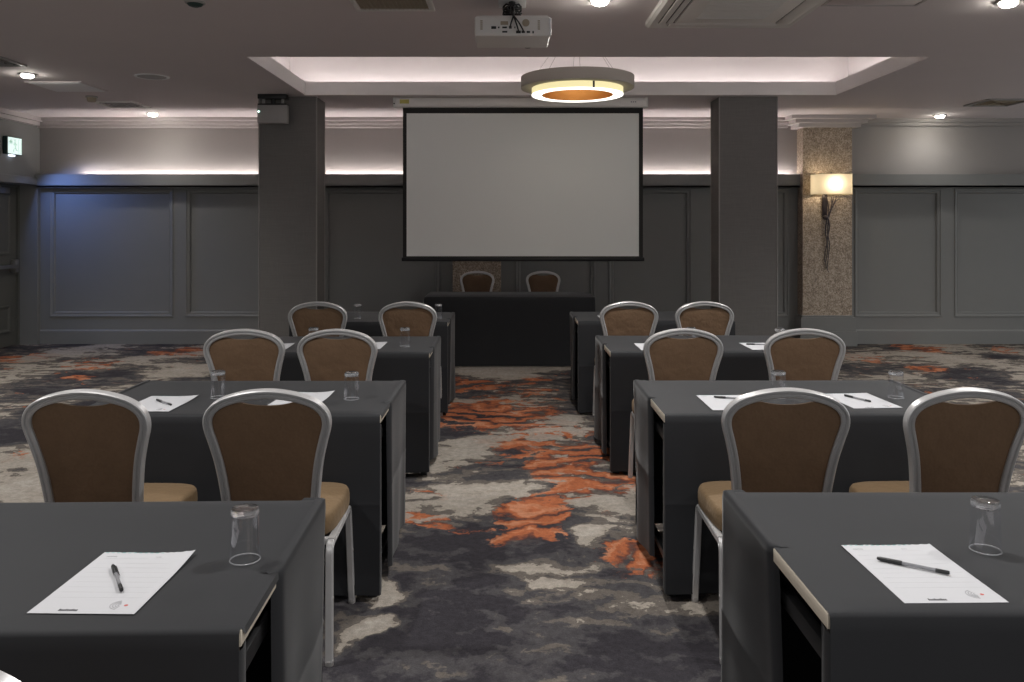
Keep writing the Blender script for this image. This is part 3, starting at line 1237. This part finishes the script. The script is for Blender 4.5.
twigs = [[(-.01, -.04, -.28), (-.03, -.05, -.20), (-.045, -.05, -.08), (-.05, -.06, .02)],
         [(0, -.05, -.28), (.005, -.06, -.18), (-.015, -.06, -.06), (-.03, -.07, .01)],
         [(.01, -.05, -.27), (.03, -.06, -.18), (.05, -.06, -.10), (.07, -.06, -.01)],
         [(.02, -.05, -.22), (.06, -.06, -.13), (.10, -.06, -.07), (.16, -.05, -.02)],
         [(.03, -.06, -.18), (.04, -.07, -.10), (.035, -.07, -.02)],
         [(.06, -.06, -.12), (.09, -.06, -.06), (.10, -.06, -.01)],
         [(0, -.045, -.28), (.02, -.045, -.40), (-.005, -.04, -.55), (.0, -.03, -.72), (-.02, -.02, -.86), (.02, -.02, -.97)],
         [(-.01, -.04, -.30), (-.03, -.04, -.45), (-.01, -.04, -.60), (-.035, -.03, -.74), (-.03, -.02, -.84)],
         [(.01, -.04, -.30), (.0, -.04, -.48), (.025, -.03, -.62), (.01, -.03, -.78), (.0, -.02, -.92)]]
for tw in twigs:
    pth = catmull(tw, 5)
    n = len(pth)
    b = MB()
    b.tube(pth, 0.0075, 7, up=(0.01, 1, 0), scales=[1.1 - 0.6 * i / n for i in range(n)])
    b.build('twig', M['bronze'], scn)
b = MB()
b.lathe([(0, 0), (0.012, 0), (0.014, 0.012), (0, 0.022)], 12, (0.0, -0.15, 0.262))
b.tube([(-0.2, -0.15, 0.258), (0.2, -0.15, 0.258)], 0.003, 6)
b.build('finial', M['bronze'], scn)
sl = bpy.data.lights.new('sconce_bulb', 'POINT')
sl.energy = 2.0
sl.color = (1.0, 0.86, 0.64)
sl.shadow_soft_size = 0.035
so = bpy.data.objects.new('sconce_bulb', sl)
so.location = (4.04, 10.165, 2.04)
C.objects.link(so)

# ------------------------------------------------------------------ tables
TH = 0.742
TW, TD = 1.246, 0.715
tab = bpy.data.objects.new('folding_table', None)
C.objects.link(tab)
b = MB()
b.box(-TW / 2 + 0.004, TW / 2 - 0.004, -TD / 2 + 0.004, TD / 2 - 0.004, TH - 0.026, TH, 0.002)
b.build('tabletop', M['laminate'], tab)
b = MB()
for s in (-1, 1):
    b.box(s * TW / 2 - 0.005, s * TW / 2 + 0.005, -TD / 2 - 0.004, TD / 2 + 0.004, TH - 0.030, TH + 0.001, 0.002)
    b.box(-TW / 2 + 0.005, TW / 2 - 0.005, s * TD / 2 - 0.005, s * TD / 2 + 0.005, TH - 0.030, TH + 0.001, 0.002)
b.build('edge_band', M['edgeband'], tab)
for sx in (-1, 1):
    for sy in (-1, 1):
        b = MB()
        b.box(sx * 0.59 - 0.016, sx * 0.59 + 0.016, sy * 0.31 - 0.016, sy * 0.31 + 0.016, 0.012, TH - 0.027, 0.003)
        l_ = b.build('leg', M['darksteel'], tab)
        b = MB()
        b.box(sx * 0.59 - 0.02, sx * 0.59 + 0.02, sy * 0.31 - 0.02, sy * 0.31 + 0.02, 0.0, 0.014, 0.003)
        b.build('foot_cap', M['rubber'], l_)
    b = MB()
    b.box(sx * 0.59 - 0.012, sx * 0.59 + 0.012, -0.294, 0.294, 0.10, 0.13, 0.003)
    b.build('leg_rail', M['darksteel'], tab)
    b = MB()
    b.box(sx * 0.59 - 0.012, sx * 0.59 + 0.012, -0.294, 0.294, 0.60, 0.64, 0.003)
    b.build('leg_rail', M['darksteel'], tab)
    b = MB()
    b.tube([(sx * 0.52, 0, 0.62), (sx * 0.18, 0, 0.70)], 0.011, 8)
    b.build('brace', M['darksteel'], tab)
b = MB()
b.bm.free()
for s in (-1, 1):
    b = MB()
    b.box(-0.5, 0.5, s * 0.33 - 0.01, s * 0.33 + 0.01, TH - 0.075, TH - 0.027, 0.002)
    b.build('apron', M['darksteel'], tab)

CW, CD, CH = 1.254, 0.735, 0.748


def make_cloth(seed, cover_aisle, side, flare=0.004):
    """tablecloth: near drop, top and far drop in one sheet, plus the two end drops that start part-way along"""
    rn = random.Random(seed)
    ph = [rn.uniform(0, 6.28) for _ in range(8)]
    b = MB()
    nx = 56
    xs = [-CW / 2 + CW * i / nx for i in range(nx + 1)]
    zs = [0.03, 0.1, 0.17, 0.24, 0.31, 0.372, 0.385, 0.39, 0.395, 0.408, 0.47, 0.54, 0.61, 0.67, 0.71]
    rows = []

    def near_pt(x, z, s):
        # s=-1 near, +1 far
        k = 1 - z / CH
        wv = 0.012 * k * math.sin(5.2 * x + ph[0] + s) + 0.008 * k * math.sin(11 * x + ph[1] + 2 * s) + 0.004 * k * math.sin(23 * x + ph[2])
        cr = 0.0016 * max(0, 1 - abs(z - 0.39) / 0.014) + 0.0015 * max(0, 1 - abs(x - 0.05) / 0.02)
        off = 0.004 + 0.020 * k + wv + cr
        zz = z
        if z < 0.05:
            zz = z + 0.006 * math.sin(4 * x + ph[3])
        return (x, s * (CD / 2 + off), zz)

    for z in zs:
        rows.append([near_pt(x, z, -1) for x in xs])
    for a in (20, 45, 70):
        r = 0.014
        rows.append([(x, -CD / 2 + r - (r + 0.004) * math.cos(R(a)), CH - r + r * math.sin(R(a))) for x in xs])
    ny = 14
    for j in range(ny + 1):
        y = -CD / 2 + 0.02 + (CD - 0.04) * j / ny
        row = []
        for x in xs:
            e = CW / 2 - abs(x)
            dz = -0.003 * max(0, 1 - e / 0.012)
            bumpz = 0.0012 * (math.sin(7 * x + 5 * y + ph[4]) + math.sin(3 * x - 9 * y + ph[5])) + 0.001
            row.append((x, y, CH + dz + max(0.0, bumpz) * min(1, e / 0.05)))
        if side > 0:      # the cloth sags a little over the edge band
            row[1] = (-CW / 2 - 0.004, y, CH - 0.003)
            row[-2] = (CW / 2 + 0.004, y, CH - 0.003)
            row[0] = (-CW / 2 - 0.0055, y, CH - 0.019)
            row[-1] = (CW / 2 + 0.0055, y, CH - 0.019)
        rows.append(row)
    for a in (70, 45, 20):
        r = 0.014
        rows.append([(x, CD / 2 - r + (r + 0.004) * math.cos(R(a)), CH - r + r * math.sin(R(a))) for x in xs])
    for z in reversed(zs):
        rows.append([near_pt(x, z, 1) for x in xs])
    b.grid(rows)
    # folded-in hems at both sides of the near and far drop
    for s in (-1, 1):
        for e in (-1, 1):
            hem = []
            for z in zs:
                p = near_pt(e * CW / 2, z, s)
                k = 1 - z / CH
                hem.append([p, (p[0] + e * 0.004, p[1] - s * 0.012, p[2]), (p[0] - e * 0.002, p[1] - s * 0.05 - s * 0.02 * k, p[2])])
            if s < 0:
                b.grid(hem)
    # end drops
    for e in (-1, 1):
        cov = cover_aisle if e == side else 0.7
        y0, y1 = CD / 2 - CD * cov, CD / 2 + 0.016
        ncol = 26
        rows = []
        zl = [CH + 0.0022, CH + 0.0016, CH - 0.005, CH - 0.022, 0.66, 0.58, 0.5, 0.41, 0.40, 0.39, 0.30, 0.22, 0.14, 0.08, 0.03]
        for iz, z in enumerate(zl):
            k = 1 - z / CH
            ox = [-0.014, 0.003, 0.010, 0.012][iz] if iz < 4 else 0.011
            row = []
            for j in range(ncol + 1):
                t = j / ncol
                y = y0 + (y1 - y0) * t
                wv = k * (0.012 * math.sin(9 * y + ph[6] + e) + 0.008 * math.sin(19 * y + ph[7]) - 0.008)
                fl = flare * k * (0.35 + 0.65 * t)
                cr = 0.0015 if iz == 8 else 0.0
                x = CW / 2 + ox + fl + wv + cr - 0.02 * max(0, 1 - t / 0.06) ** 2
                yy = y + k * 0.02 * t + (-0.015 * k * (1 - t))
                yy = min(yy, CD / 2 - 0.004) if iz == 0 else (min(yy, CD / 2 + 0.004) if iz == 1 else yy)
                zz = z + (0.02 * (1 - t) + 0.008 * math.sin(8 * y + ph[2]) if z < 0.05 else 0)
                row.append((e * x, yy, max(0.012, zz)))
            # wrap the far corner into the far drop
            xl, yl, zl_ = row[-1]
            kk = 0.012 + 0.01 * k if iz > 1 else 0.004
            zl_ -= (0.014, 0.010)[iz] if iz < 2 else 0.0
            row.append((xl - e * 0.006, yl + kk * 0.7, zl_))
            row.append((xl - e * 0.022, yl + kk, zl_))
            row.append((xl - e * 0.06, yl + kk, zl_))
            rows.append(row)
        b.grid(rows)
    return b


tables = [  # side, aisle x, far y, cover, row words
    ('L', -0.508, 2.252, 0.66, 'nearest table on the left'),
    ('L', -0.510, 4.022, 0.70, 'second table on the left'),
    ('L', -0.469, 5.650, 0.72, 'third table on the left'),
    ('L', -0.473, 7.235, 0.72, 'farthest table on the left'),
    ('R', 0.628, 2.334, 0.56, 'nearest table on the right'),
    ('R', 0.633, 4.030, 0.58, 'second table on the right'),
    ('R', 0.6245, 5.690, 0.58, 'third table on the right'),
    ('R', 0.566, 7.285, 0.58, 'farthest table on the right'),
]
for i, (sd_, xa, yb, cov, words) in enumerate(tables):
    sgn = -1 if sd_ == 'L' else 1
    xc = xa + sgn * CW / 2
    yc = yb - CD / 2
    rz_ = R(1.3) if i == 0 else 0.0
    place(tab, i, (xc, yc, 0), rz_, 'folding table with pale edge under black cloth, ' + words, 'table', 'training tables')
    o = make_cloth(11 + i, cov, -sgn).build('tablecloth', M['cloth'], smooth=50)
    o.location = (xc, yc, 0)
    o.rotation_euler = (0, 0, rz_)
    tag(o, 'black cloth with open side slit draped over the ' + words, 'tablecloth', 'black tablecloths')

# head table below the screen
hx, hy = 0.024, 9.18
HW, HD = 1.85, 0.72
t = thing('folding_table', 'long head table under black floor-length cloth below projection screen', 'table', (hx, hy, 0), 0, 'training tables')
b = MB()
b.box(-HW / 2 + 0.02, HW / 2 - 0.02, -HD / 2 + 0.02, HD / 2 - 0.02, TH - 0.03, TH, 0.003)
b.build('tabletop', M['laminate'], t)
for sx in (-1, 1):
    for sy in (-1, 1):
        b = MB()
        b.box(sx * 0.8 - 0.016, sx * 0.8 + 0.016, sy * 0.3 - 0.016, sy * 0.3 + 0.016, 0, TH - 0.03, 0.003)
        b.build('leg', M['darksteel'], t)
b = MB()
per = []
rr = 0.03
for (cx_, cy_, a0) in [(HW / 2 - rr, HD / 2 - rr, 0), (-HW / 2 + rr, HD / 2 - rr, 90), (-HW / 2 + rr, -HD / 2 + rr, 180), (HW / 2 - rr, -HD / 2 + rr, 270)]:
    for q in range(0, 91, 15):
        a = R(a0 + q)
        per.append((cx_, cy_, math.cos(a), math.sin(a)))
# densify the straights
dense = []
for i in range(len(per)):
    c0, c1 = per[i], per[(i + 1) % len(per)]
    dense.append(c0)
    p0 = Vector((c0[0], c0[1]))
    p1 = Vector((c1[0], c1[1]))
    n = int((p1 - p0).length / 0.05)
    for q in range(1, n):
        f = q / n
        pp = p0.lerp(p1, f)
        dense.append((pp.x, pp.y, c0[2], c0[3]))
rows = []
for z in (0.008, 0.08, 0.2, 0.35, 0.5, 0.62, 0.70, 0.735, 0.744, CH):
    k = 1 - z / CH
    rad = rr if z < 0.72 else rr - (0.002 if z < 0.74 else (0.006 if z < 0.746 else 0.016))
    row = []
    for i, (px, py, nx_, ny_) in enumerate(dense):
        s = px * 6 + py * 6
        off = rad + k * (0.014 + 0.006 * math.sin(s) + 0.004 * math.sin(2.7 * s))
        row.append((px + nx_ * off, py + ny_ * off, z))
    rows.append(row)
vs = b.grid(rows, closed_v=True)
b.bm.faces.new(vs[-1])
o = b.build('tablecloth', M['cloth'], smooth=50)
o.location = (hx, hy, 0)
tag(o, 'black floor-length cloth covering the long head table below the screen', 'tablecloth', 'black tablecloths')

# ------------------------------------------------------------------ banquet chair
ch = bpy.data.objects.new('banquet_chair', None)
C.objects.link(ch)
# back frame half outline: (half width, z)
half = [(0.152, 0.40), (0.153, 0.48), (0.158, 0.56), (0.1665, 0.64), (0.178, 0.71), (0.193, 0.770), (0.2065, 0.818), (0.2085, 0.847),
        (0.2005, 0.872), (0.180, 0.895), (0.147, 0.9135), (0.098, 0.9280), (0.049, 0.9365), (0.0, 0.9395)]


def back_y(z):
    return -0.185 - 0.16 * (z - 0.40) - 0.03 * max(0, (z - 0.62)) ** 1.0 * 0.6


def hw_at(z):
    for (a, za), (c, zc) in zip(half[:7], half[1:8]):
        if za <= z <= zc:
            return a + (c - a) * (z - za) / (zc - za)
    if z > 0.847:
        for (a, za), (c, zc) in zip(half[7:], half[8:]):
            if za <= z <= zc:
                return a + (c - a) * (z - za) / (zc - za)
    return half[0][0]


half = [(x * 0.955, z) for x, z in half]
outl = [(-x, back_y(z), z) for x, z in half] + [(x, back_y(z), z) for x, z in reversed(half[:-1])]
path = catmull(outl, 5)
# shaped aluminium extrusion: flat rim with a groove along both faces
sec = [(-0.0125, -0.010), (-0.0085, -0.0135), (-0.0035, -0.0135), (-0.001, -0.0095), (0.002, -0.0095), (0.0045, -0.0145), (0.0095, -0.0145), (0.0125, -0.011),
       (0.0125, 0.010), (0.009, 0.0135), (-0.009, 0.0135), (-0.0125, 0.010)]
b = MB()
b.sweep(path, [(a * 1.2, c * 1.1) for a, c in sec], up=(0, 1, 0.15))
b.build('back_frame', M['alu'], ch, smooth=35)


def pad_top(x):
    t = abs(x) / 0.2
    return 0.897 + 0.010 * min(1, (t / 0.55) ** 2) - 0.10 * max(0, t - 0.78) ** 1.3


# back pad: closed puffy shell inside the frame
def pad(front):
    rows = []
    nz, nxp = 22, 24
    for i in range(nz + 1):
        f = i / nz
        row = []
        for j in range(nxp + 1):
            u = -1 + 2 * j / nxp
            zb = 0.455
            xg = 0.185 * u
            zt_ = pad_top(xg)
            z = zb + (zt_ - zb) * f
            w_ = hw_at(min(z, 0.93)) - 0.0125
            x = u * w_
            ed = (1 - abs(u) ** 6) * (1 - abs(2 * f - 1) ** 8)
            puff = 0.010 + 0.016 * max(0.0, ed)
            rip = 0.0015 * math.sin(30 * x + 18 * z) * math.sin(22 * z - 6 * x)
            y = back_y(z) + (puff + rip if front else -(0.003 + 0.005 * max(0.0, ed)) + rip)
            row.append((x, y, z))
        rows.append(row)
    return rows


b = MB()
ra, rb = pad(False), pad(True)
b.grid(ra)
b.grid(rb, flip=True)
for i in range(len(ra) - 1):
    for j in (0, -1):
        b.face([ra[i][j], ra[i + 1][j], rb[i + 1][j], rb[i][j]])
for j in range(len(ra[0]) - 1):
    for i in (0, -1):
        b.face([ra[i][j], ra[i][j + 1], rb[i][j + 1], rb[i][j]])
bmesh.ops.remove_doubles(b.bm, verts=b.bm.verts[:], dist=1e-5)
b.build('backrest', M['brown'], ch, smooth=60)

# seat cushion: rounded front, crowned top
b = MB()
ring_xy = []
for k in range(64):
    a = 2 * PI * k / 64
    ca, sa = math.cos(a), math.sin(a)
    e = 0.42
    x = 0.205 * math.copysign(abs(ca) ** e, ca)
    y = 0.205 * math.copysign(abs(sa) ** e, sa)
    x *= 1.0 + 0.05 * (y / 0.2)
    ring_xy.append((x, y + 0.025))
lev = [(0.93, 0.412), (0.985, 0.414), (1.0, 0.422), (1.008, 0.44), (1.006, 0.462), (0.995, 0.476), (0.972, 0.485), (0.93, 0.489), (0.70, 0.494), (0.35, 0.496), (0.12, 0.497)]
rows = [[(x * s, 0.025 + (y - 0.025) * s, z) for x, y in ring_xy] for s, z in lev]
vs = b.grid(rows, closed_v=True)
b.bm.faces.new(vs[-1])
b.bm.faces.new(list(reversed(vs[0])))
b.build('seat', M['tan'], ch, smooth=60)

lsec = [(-0.0125, -0.009), (-0.009, -0.0125), (-0.003, -0.0125), (-0.001, -0.0095), (0.001, -0.0095), (0.003, -0.0125), (0.009, -0.0125), (0.0125, -0.009),
        (0.0125, 0.009), (0.009, 0.0125), (0.003, 0.0125), (0.001, 0.0095), (-0.001, 0.0095), (-0.003, 0.0125), (-0.009, 0.0125), (-0.0125, 0.009)]
for sx in (-1, 1):
    X0, X1 = sx * 0.197, sx * 0.203
    for (yf, yt, nm) in ((-0.235, -0.20, 'rear'), (0.235, 0.19, 'front')):
        s = 1 if yf > 0 else -1
        pth = [(X1, yf, 0.012), (X0 + (X1 - X0) * .5, yf + (yt - yf) * 0.55, 0.20), (X0, yt, 0.365), (X0, yt - s * 0.004, 0.380), (X0, yt - s * 0.013, 0.393), (X0, yt - s * 0.028, 0.400)]
        b = MB()
        b.sweep(pth, lsec, up=(1, 0, 0))
        l_ = b.build('leg', M['alu'], ch, smooth=35)
        b = MB()
        b.lathe([(0, 0), (0.013, 0), (0.0145, 0.004), (0.0145, 0.018), (0, 0.018)], 14, (X1, yf, 0))
        b.build('foot_glide', M['greyplastic'], l_)
        b = MB()
        b.lathe([(0, -0.002), (0.007, -0.002), (0.007, 0.003), (0, 0.004)], 10)
        b.build('stacking_bumper', M['greyplastic'], l_, M=Matrix.Translation((X0 + sx * 0.0135, yf + (yt - yf) * 0.6, 0.22)) @ Matrix.Rotation(sx * R(90), 4, 'Y'))
    b = MB()
    b.sweep([(X0, -0.172, 0.400), (X0, 0.162, 0.400)], lsec, up=(1, 0, 0))
    b.build('seat_rail', M['alu'], ch, smooth=35)
for y in (-0.16, 0.15):
    b = MB()
    b.box(-0.19, 0.19, y - 0.012, y + 0.012, 0.388, 0.411, 0.003)
    b.build('cross_rail', M['alu'], ch)

chairs = [
    (-0.815, 1.328, 0, 'banquet chair at the nearest left table, silver back rim peeping in bottom left corner'),
    (-1.414, 3.025, -1, 'large banquet chair at the second left table, the one farther from the aisle'),
    (-0.818, 3.035, 1.5, 'large banquet chair at the second left table, the aisle-side one showing silver legs'),
    (0.951, 3.05, -1, 'large banquet chair at the second right table, the aisle-side one showing silver legs'),
    (1.551, 3.05, 2.5, 'large banquet chair at the second right table, outer one at the picture edge'),
    (-1.420, 4.66, 2, 'mid-sized banquet chair at the third left table, the one farther from the aisle'),
    (-0.908, 4.66, -1, 'mid-sized banquet chair at the third left table, the one nearer the aisle'),
    (0.944, 4.68, 1, 'mid-sized banquet chair at the third right table, the one nearer the aisle'),
    (1.612, 4.68, -2, 'mid-sized banquet chair at the third right table, the outer one before carpet'),
    (-1.398, 6.27, 2, 'small-looking banquet chair at the farthest left table, in front of the left column'),
    (-0.730, 6.27, 0, 'small-looking banquet chair at the farthest left table, the one nearer the aisle'),
    (0.895, 6.29, 0, 'small-looking banquet chair at the farthest right table, the one nearer the aisle'),
    (1.450, 6.29, 0, 'small-looking banquet chair at the farthest right table, in front of right column'),
    (-0.373, 9.93, 180, 'banquet chair behind the head table before the brown pilaster, facing the room'),
    (0.446, 9.93, 180, 'banquet chair behind the head table on its right, before plain grey wall, facing the camera'),
]
for i, (x, y, rz, lab) in enumerate(chairs):
    place(ch, i, (x, y, 0), R(rz), lab, 'chair', 'banquet chairs')

# ------------------------------------------------------------------ glasses
GH = 0.118
# upturned tumbler: thin wall standing on its rim, thick base on top
b = MB()
prof = [(0.0330, 0.0), (0.0332, 0.0015), (0.0326, 0.004), (0.0318, 0.04), (0.0308, 0.08), (0.0300, GH - 0.016)]
rows = []
for k in range(40):
    a = 2 * PI * k / 40
    rows.append([(r_ * math.cos(a), r_ * math.sin(a), z) for r_, z in prof])
b.grid(rows, closed_u=True)
gl = b.build('glass_tumbler', M['glass_wall'], smooth=60)
b = MB()
b.lathe([(0.0, GH - 0.013), (0.022, GH - 0.014), (0.0265, GH - 0.019), (0.0299, GH - 0.016), (0.0302, GH - 0.006), (0.029, GH - 0.001), (0.026, GH), (0.0, GH - 0.003)], 40)
b.build('glass_base', M['glass'], gl, smooth=40)
b = MB()
b.lathe([(0.0245, GH - 0.0175), (0.0265, GH - 0.0192), (0.0285, GH - 0.0180), (0.0303, GH - 0.0150), (0.0306, GH - 0.008), (0.0303, GH - 0.0035)], 40)
b.build('base_glint', M['glass_glint'], gl, smooth=60)  # thin shell carrying the painted glint of the thick base
b = MB()
b.lathe([(0.0322, 0.0), (0.0336, 0.0004), (0.0338, 0.0018), (0.0330, 0.0030), (0.0320, 0.0022), (0.0322, 0.0)], 40)
b.build('glass_rim', M['glass_glint'], gl, smooth=60)  # rim with its bright highlight painted in
glasses = [
    (-0.590, 1.845, 'upturned glass tumbler beside the notepaper on the nearest left table'),
    (1.108, 1.90, 'upturned glass tumbler beside the notepaper on the nearest right table'),
    (-1.27, 3.60, 'upturned glass tumbler in the middle of the second left table'),
    (-0.678, 3.57, 'upturned glass tumbler near the aisle end of the second left table'),
    (1.19, 3.60, 'upturned glass tumbler in the middle of the second right table'),
    (1.706, 3.60, 'upturned glass tumbler at the outer end of the second right table'),
    (-1.217, 5.15, 'upturned glass tumbler in the middle of the third left table'),
    (-0.641, 5.14, 'upturned glass tumbler near the aisle end of the third left table'),
    (1.153, 5.15, 'upturned glass tumbler in the middle of the third right table'),
    (1.70, 5.12, 'upturned glass tumbler at the outer end of the third right table'),
    (-1.23, 6.73, 'upturned glass tumbler in the middle of the farthest left table'),
    (-0.565, 6.73, 'upturned glass tumbler near the aisle end of the farthest left table'),
]
TZ = CH + 0.0032
for i, (x, y, lab) in enumerate(glasses):
    g = gl if i == 0 else dup(gl)
    g.location = (x, y, TZ)
    g.rotation_euler = (0, 0, 0.7 * i)
    tag(g, lab, 'glass', 'upturned tumblers')


# ------------------------------------------------------------------ notepapers
def text_mesh(txt, size):
    cu = bpy.data.curves.new('text', 'FONT')
    cu.body = txt
    cu.size = size
    cu.extrude = 0.00008
    ob = bpy.data.objects.new('text', cu)
    C.objects.link(ob)
    dg = bpy.context.evaluated_depsgraph_get()
    me = bpy.data.meshes.new_from_object(ob.evaluated_get(dg))
    bpy.data.objects.remove(ob)
    return me


def make_paper(lift):
    PW, PL = 0.21, 0.297
    b = MB()
    nx, ny = 30, 20
    rn = random.Random(5)
    jag = [rn.uniform(-0.002, 0.002) for _ in range(nx + 1)]
    top, bot = [], []
    for j in range(ny + 1):
        v = j / ny
        rt, rb_ = [], []
        for i in range(nx + 1):
            u = i / nx
            x = (u - 0.5) * PW
            y = (v - 0.5) * PL + (jag[i] if j == ny else 0)
            z = 0.0004
            q = max(0, u + v - 1.55)
            z += lift * 0.10 * q * q * 4
            z += 0.006 * max(0, 0.18 - v - 0.3 * u) * abs(lift) * 3
            rt.append((x, y, z + 0.0005))
            rb_.append((x, y, z))
        top.append(rt)
        bot.append(rb_)
    b.grid(top)
    b.grid(bot, flip=True)
    for r in (0, -1):
        b.grid([top[r], bot[r]])
        b.grid([[q[r] for q in top], [q[r] for q in bot]])
    bmesh.ops.remove_doubles(b.bm, verts=b.bm.verts[:], dist=1e-6)
    p = b.build('notepaper', M['paper'], smooth=40)
    Z = 0.00105

    def txt(name, s, size, x, y, m):
        o = bpy.data.objects.new(name, text_mesh(s, size))
        o.data.materials.clear()
        o.data.materials.append(m)
        o.location = (x, y, Z)
        o.parent = p
        C.objects.link(o)

    txt('printed_heading', 'NOTES', 0.0075, -0.088, 0.122, M['ink'])
    txt('printed_date', 'DATE', 0.005, 0.025, 0.122, M['ink'])
    b = MB()
    for k in range(2):
        b.box(-0.09 + k * 0.112, 0.01 + k * 0.085, 0.1135, 0.1139, Z, Z + 0.0001)
    for k in range(8):
        b.box(-0.092, 0.092, 0.088 - k * 0.024, 0.0883 - k * 0.024, Z, Z + 0.0001)
    b.build('printed_lines', M['paleink'], p, smooth=0)
    b = MB()
    for k in range(9):
        hh = 0.007 if k % 3 else 0.009
        b.box(-0.05 + k * 0.0042, -0.0468 + k * 0.0042, -0.139, -0.139 + hh, Z, Z + 0.0001)
    b.build('printed_logo', M['darkink'], p, smooth=0)
    b = MB()
    for k in range(4):
        r_ = 0.006 + 0.005 * k
        pts_ = [(0.062 + r_ * math.cos(R(a)), -0.112 + 0.9 * r_ * math.sin(R(a)), Z + 0.0002) for a in range(110, 261, 10)]
        b.sweep(pts_, [(-0.0008, -0.0001), (0.0008, -0.0001), (0.0008, 0.0001), (-0.0008, 0.0001)], up=(0, 0, 1))
    b.build('printed_emblem', M['ink'], p, smooth=0)
    b = MB()
    b.lathe([(0, 0), (0.004, 0), (0.004, 0.0001), (0, 0.0001)], 12, (0.072, -0.113, Z))
    b.build('printed_dot', M['redink'], p, smooth=0)
    b = MB()
    for k in range(16):
        x = -0.10 + k * 0.0128
        if 0.5 * PW - x < lift * 0.9 and lift > 0.05:
            continue
        b.box(x, x + 0.007, 0.1445, 0.1475, 0.00095, 0.00125)
    b.build('gummed_edge', M['teal'], p, smooth=0)
    return p


papers = [
    (-0.824, 1.736, -1, 0.08, 'white notepaper with curled corner and pen on the nearest left table'),
    (0.893, 1.782, 1, 0.02, 'white notepaper with pen on the nearest right table'),
    (-1.475, 3.48, -2, 0.08, 'white notepaper with pen at the outer seat of the second left table'),
    (-0.895, 3.565, -4, 0.12, 'white notepaper partly hidden by a chair back, aisle seat of second left table'),
    (0.945, 3.50, 0, 0.02, 'white notepaper with pen at the aisle seat of the second right table'),
    (1.525, 3.54, 4, 0.02, 'white notepaper with pen at the outer seat of the second right table'),
    (-1.465, 5.12, 2, 0.04, 'white notepaper between the two chairs of the third left table'),
    (-0.885, 5.18, -1, 0.04, 'white notepaper right of the aisle chair on the third left table'),
    (0.92, 5.13, 0, 0.02, 'white notepaper at the aisle seat of the third right table'),
    (1.60, 5.15, 0, 0.02, 'white notepaper with pen at the outer seat of the third right table'),
    (0.865, 6.80, 0, 0.02, 'white notepaper at the aisle seat of the farthest right table'),
    (1.545, 6.80, 0, 0.02, 'white notepaper at the outer seat of the farthest right table'),
]
protos = {}
for i, (x, y, rz, lf, lab) in enumerate(papers):
    key = lf
    if key not in protos:
        p = protos[key] = make_paper(lf)
    else:
        p = dup(protos[key])
    p.location = (x, y, TZ - 0.0004)
    p.rotation_euler = (0, 0, R(rz))
    tag(p, lab, 'paper', 'notepapers')

# ------------------------------------------------------------------ pens (along local +X: cap at +X)
pn = bpy.data.objects.new('ballpoint_pen', None)
C.objects.link(pn)
RY = Matrix.Rotation(R(90), 4, 'Y')
b = MB()
b.lathe([(0, -0.045), (0.0038, -0.045), (0.0038, 0.03), (0, 0.03)], 12)
b.build('barrel', M['clearplastic'], pn, M=RY)
b = MB()
b.lathe([(0, 0.022), (0.0046, 0.022), (0.0050, 0.026), (0.0046, 0.066), (0.003, 0.073), (0, 0.074)], 12)
b.box(-0.0012, 0.0012, -0.0065, -0.0045, 0.012, 0.064)
b.build('cap', M['black'], pn, M=RY)
b = MB()
b.lathe([(0, -0.071), (0.0036, -0.071), (0.0042, -0.068), (0.0042, -0.044), (0, -0.044)], 12)
b.build('end_plug', M['black'], pn, M=RY)
pens = [
    ((-0.871, 1.808), (-0.783, 1.668), 'black-capped ballpoint pen on the notepaper of the nearest left table'),
    ((0.826, 1.842), (0.955, 1.757), 'black-capped ballpoint pen on the notepaper of the nearest right table'),
    ((-1.515, 3.535), (-1.40, 3.425), 'black ballpoint pen on the outer notepaper of the second left table'),
    ((0.905, 3.59), (1.04, 3.54), 'black ballpoint pen on the aisle-seat notepaper of the second right table'),
    ((1.485, 3.64), (1.555, 3.48), 'black ballpoint pen on the outer notepaper of the second right table'),
    ((1.52, 5.21), (1.66, 5.18), 'black ballpoint pen on the outer notepaper of the third right table'),
]
for i, (p0, p1, lab) in enumerate(pens):
    a = math.atan2(p0[1] - p1[1], p0[0] - p1[0])
    place(pn, i, ((p0[0] + p1[0]) / 2, (p0[1] + p1[1]) / 2, TZ + 0.0062), a, lab, 'pen', 'ballpoint pens')
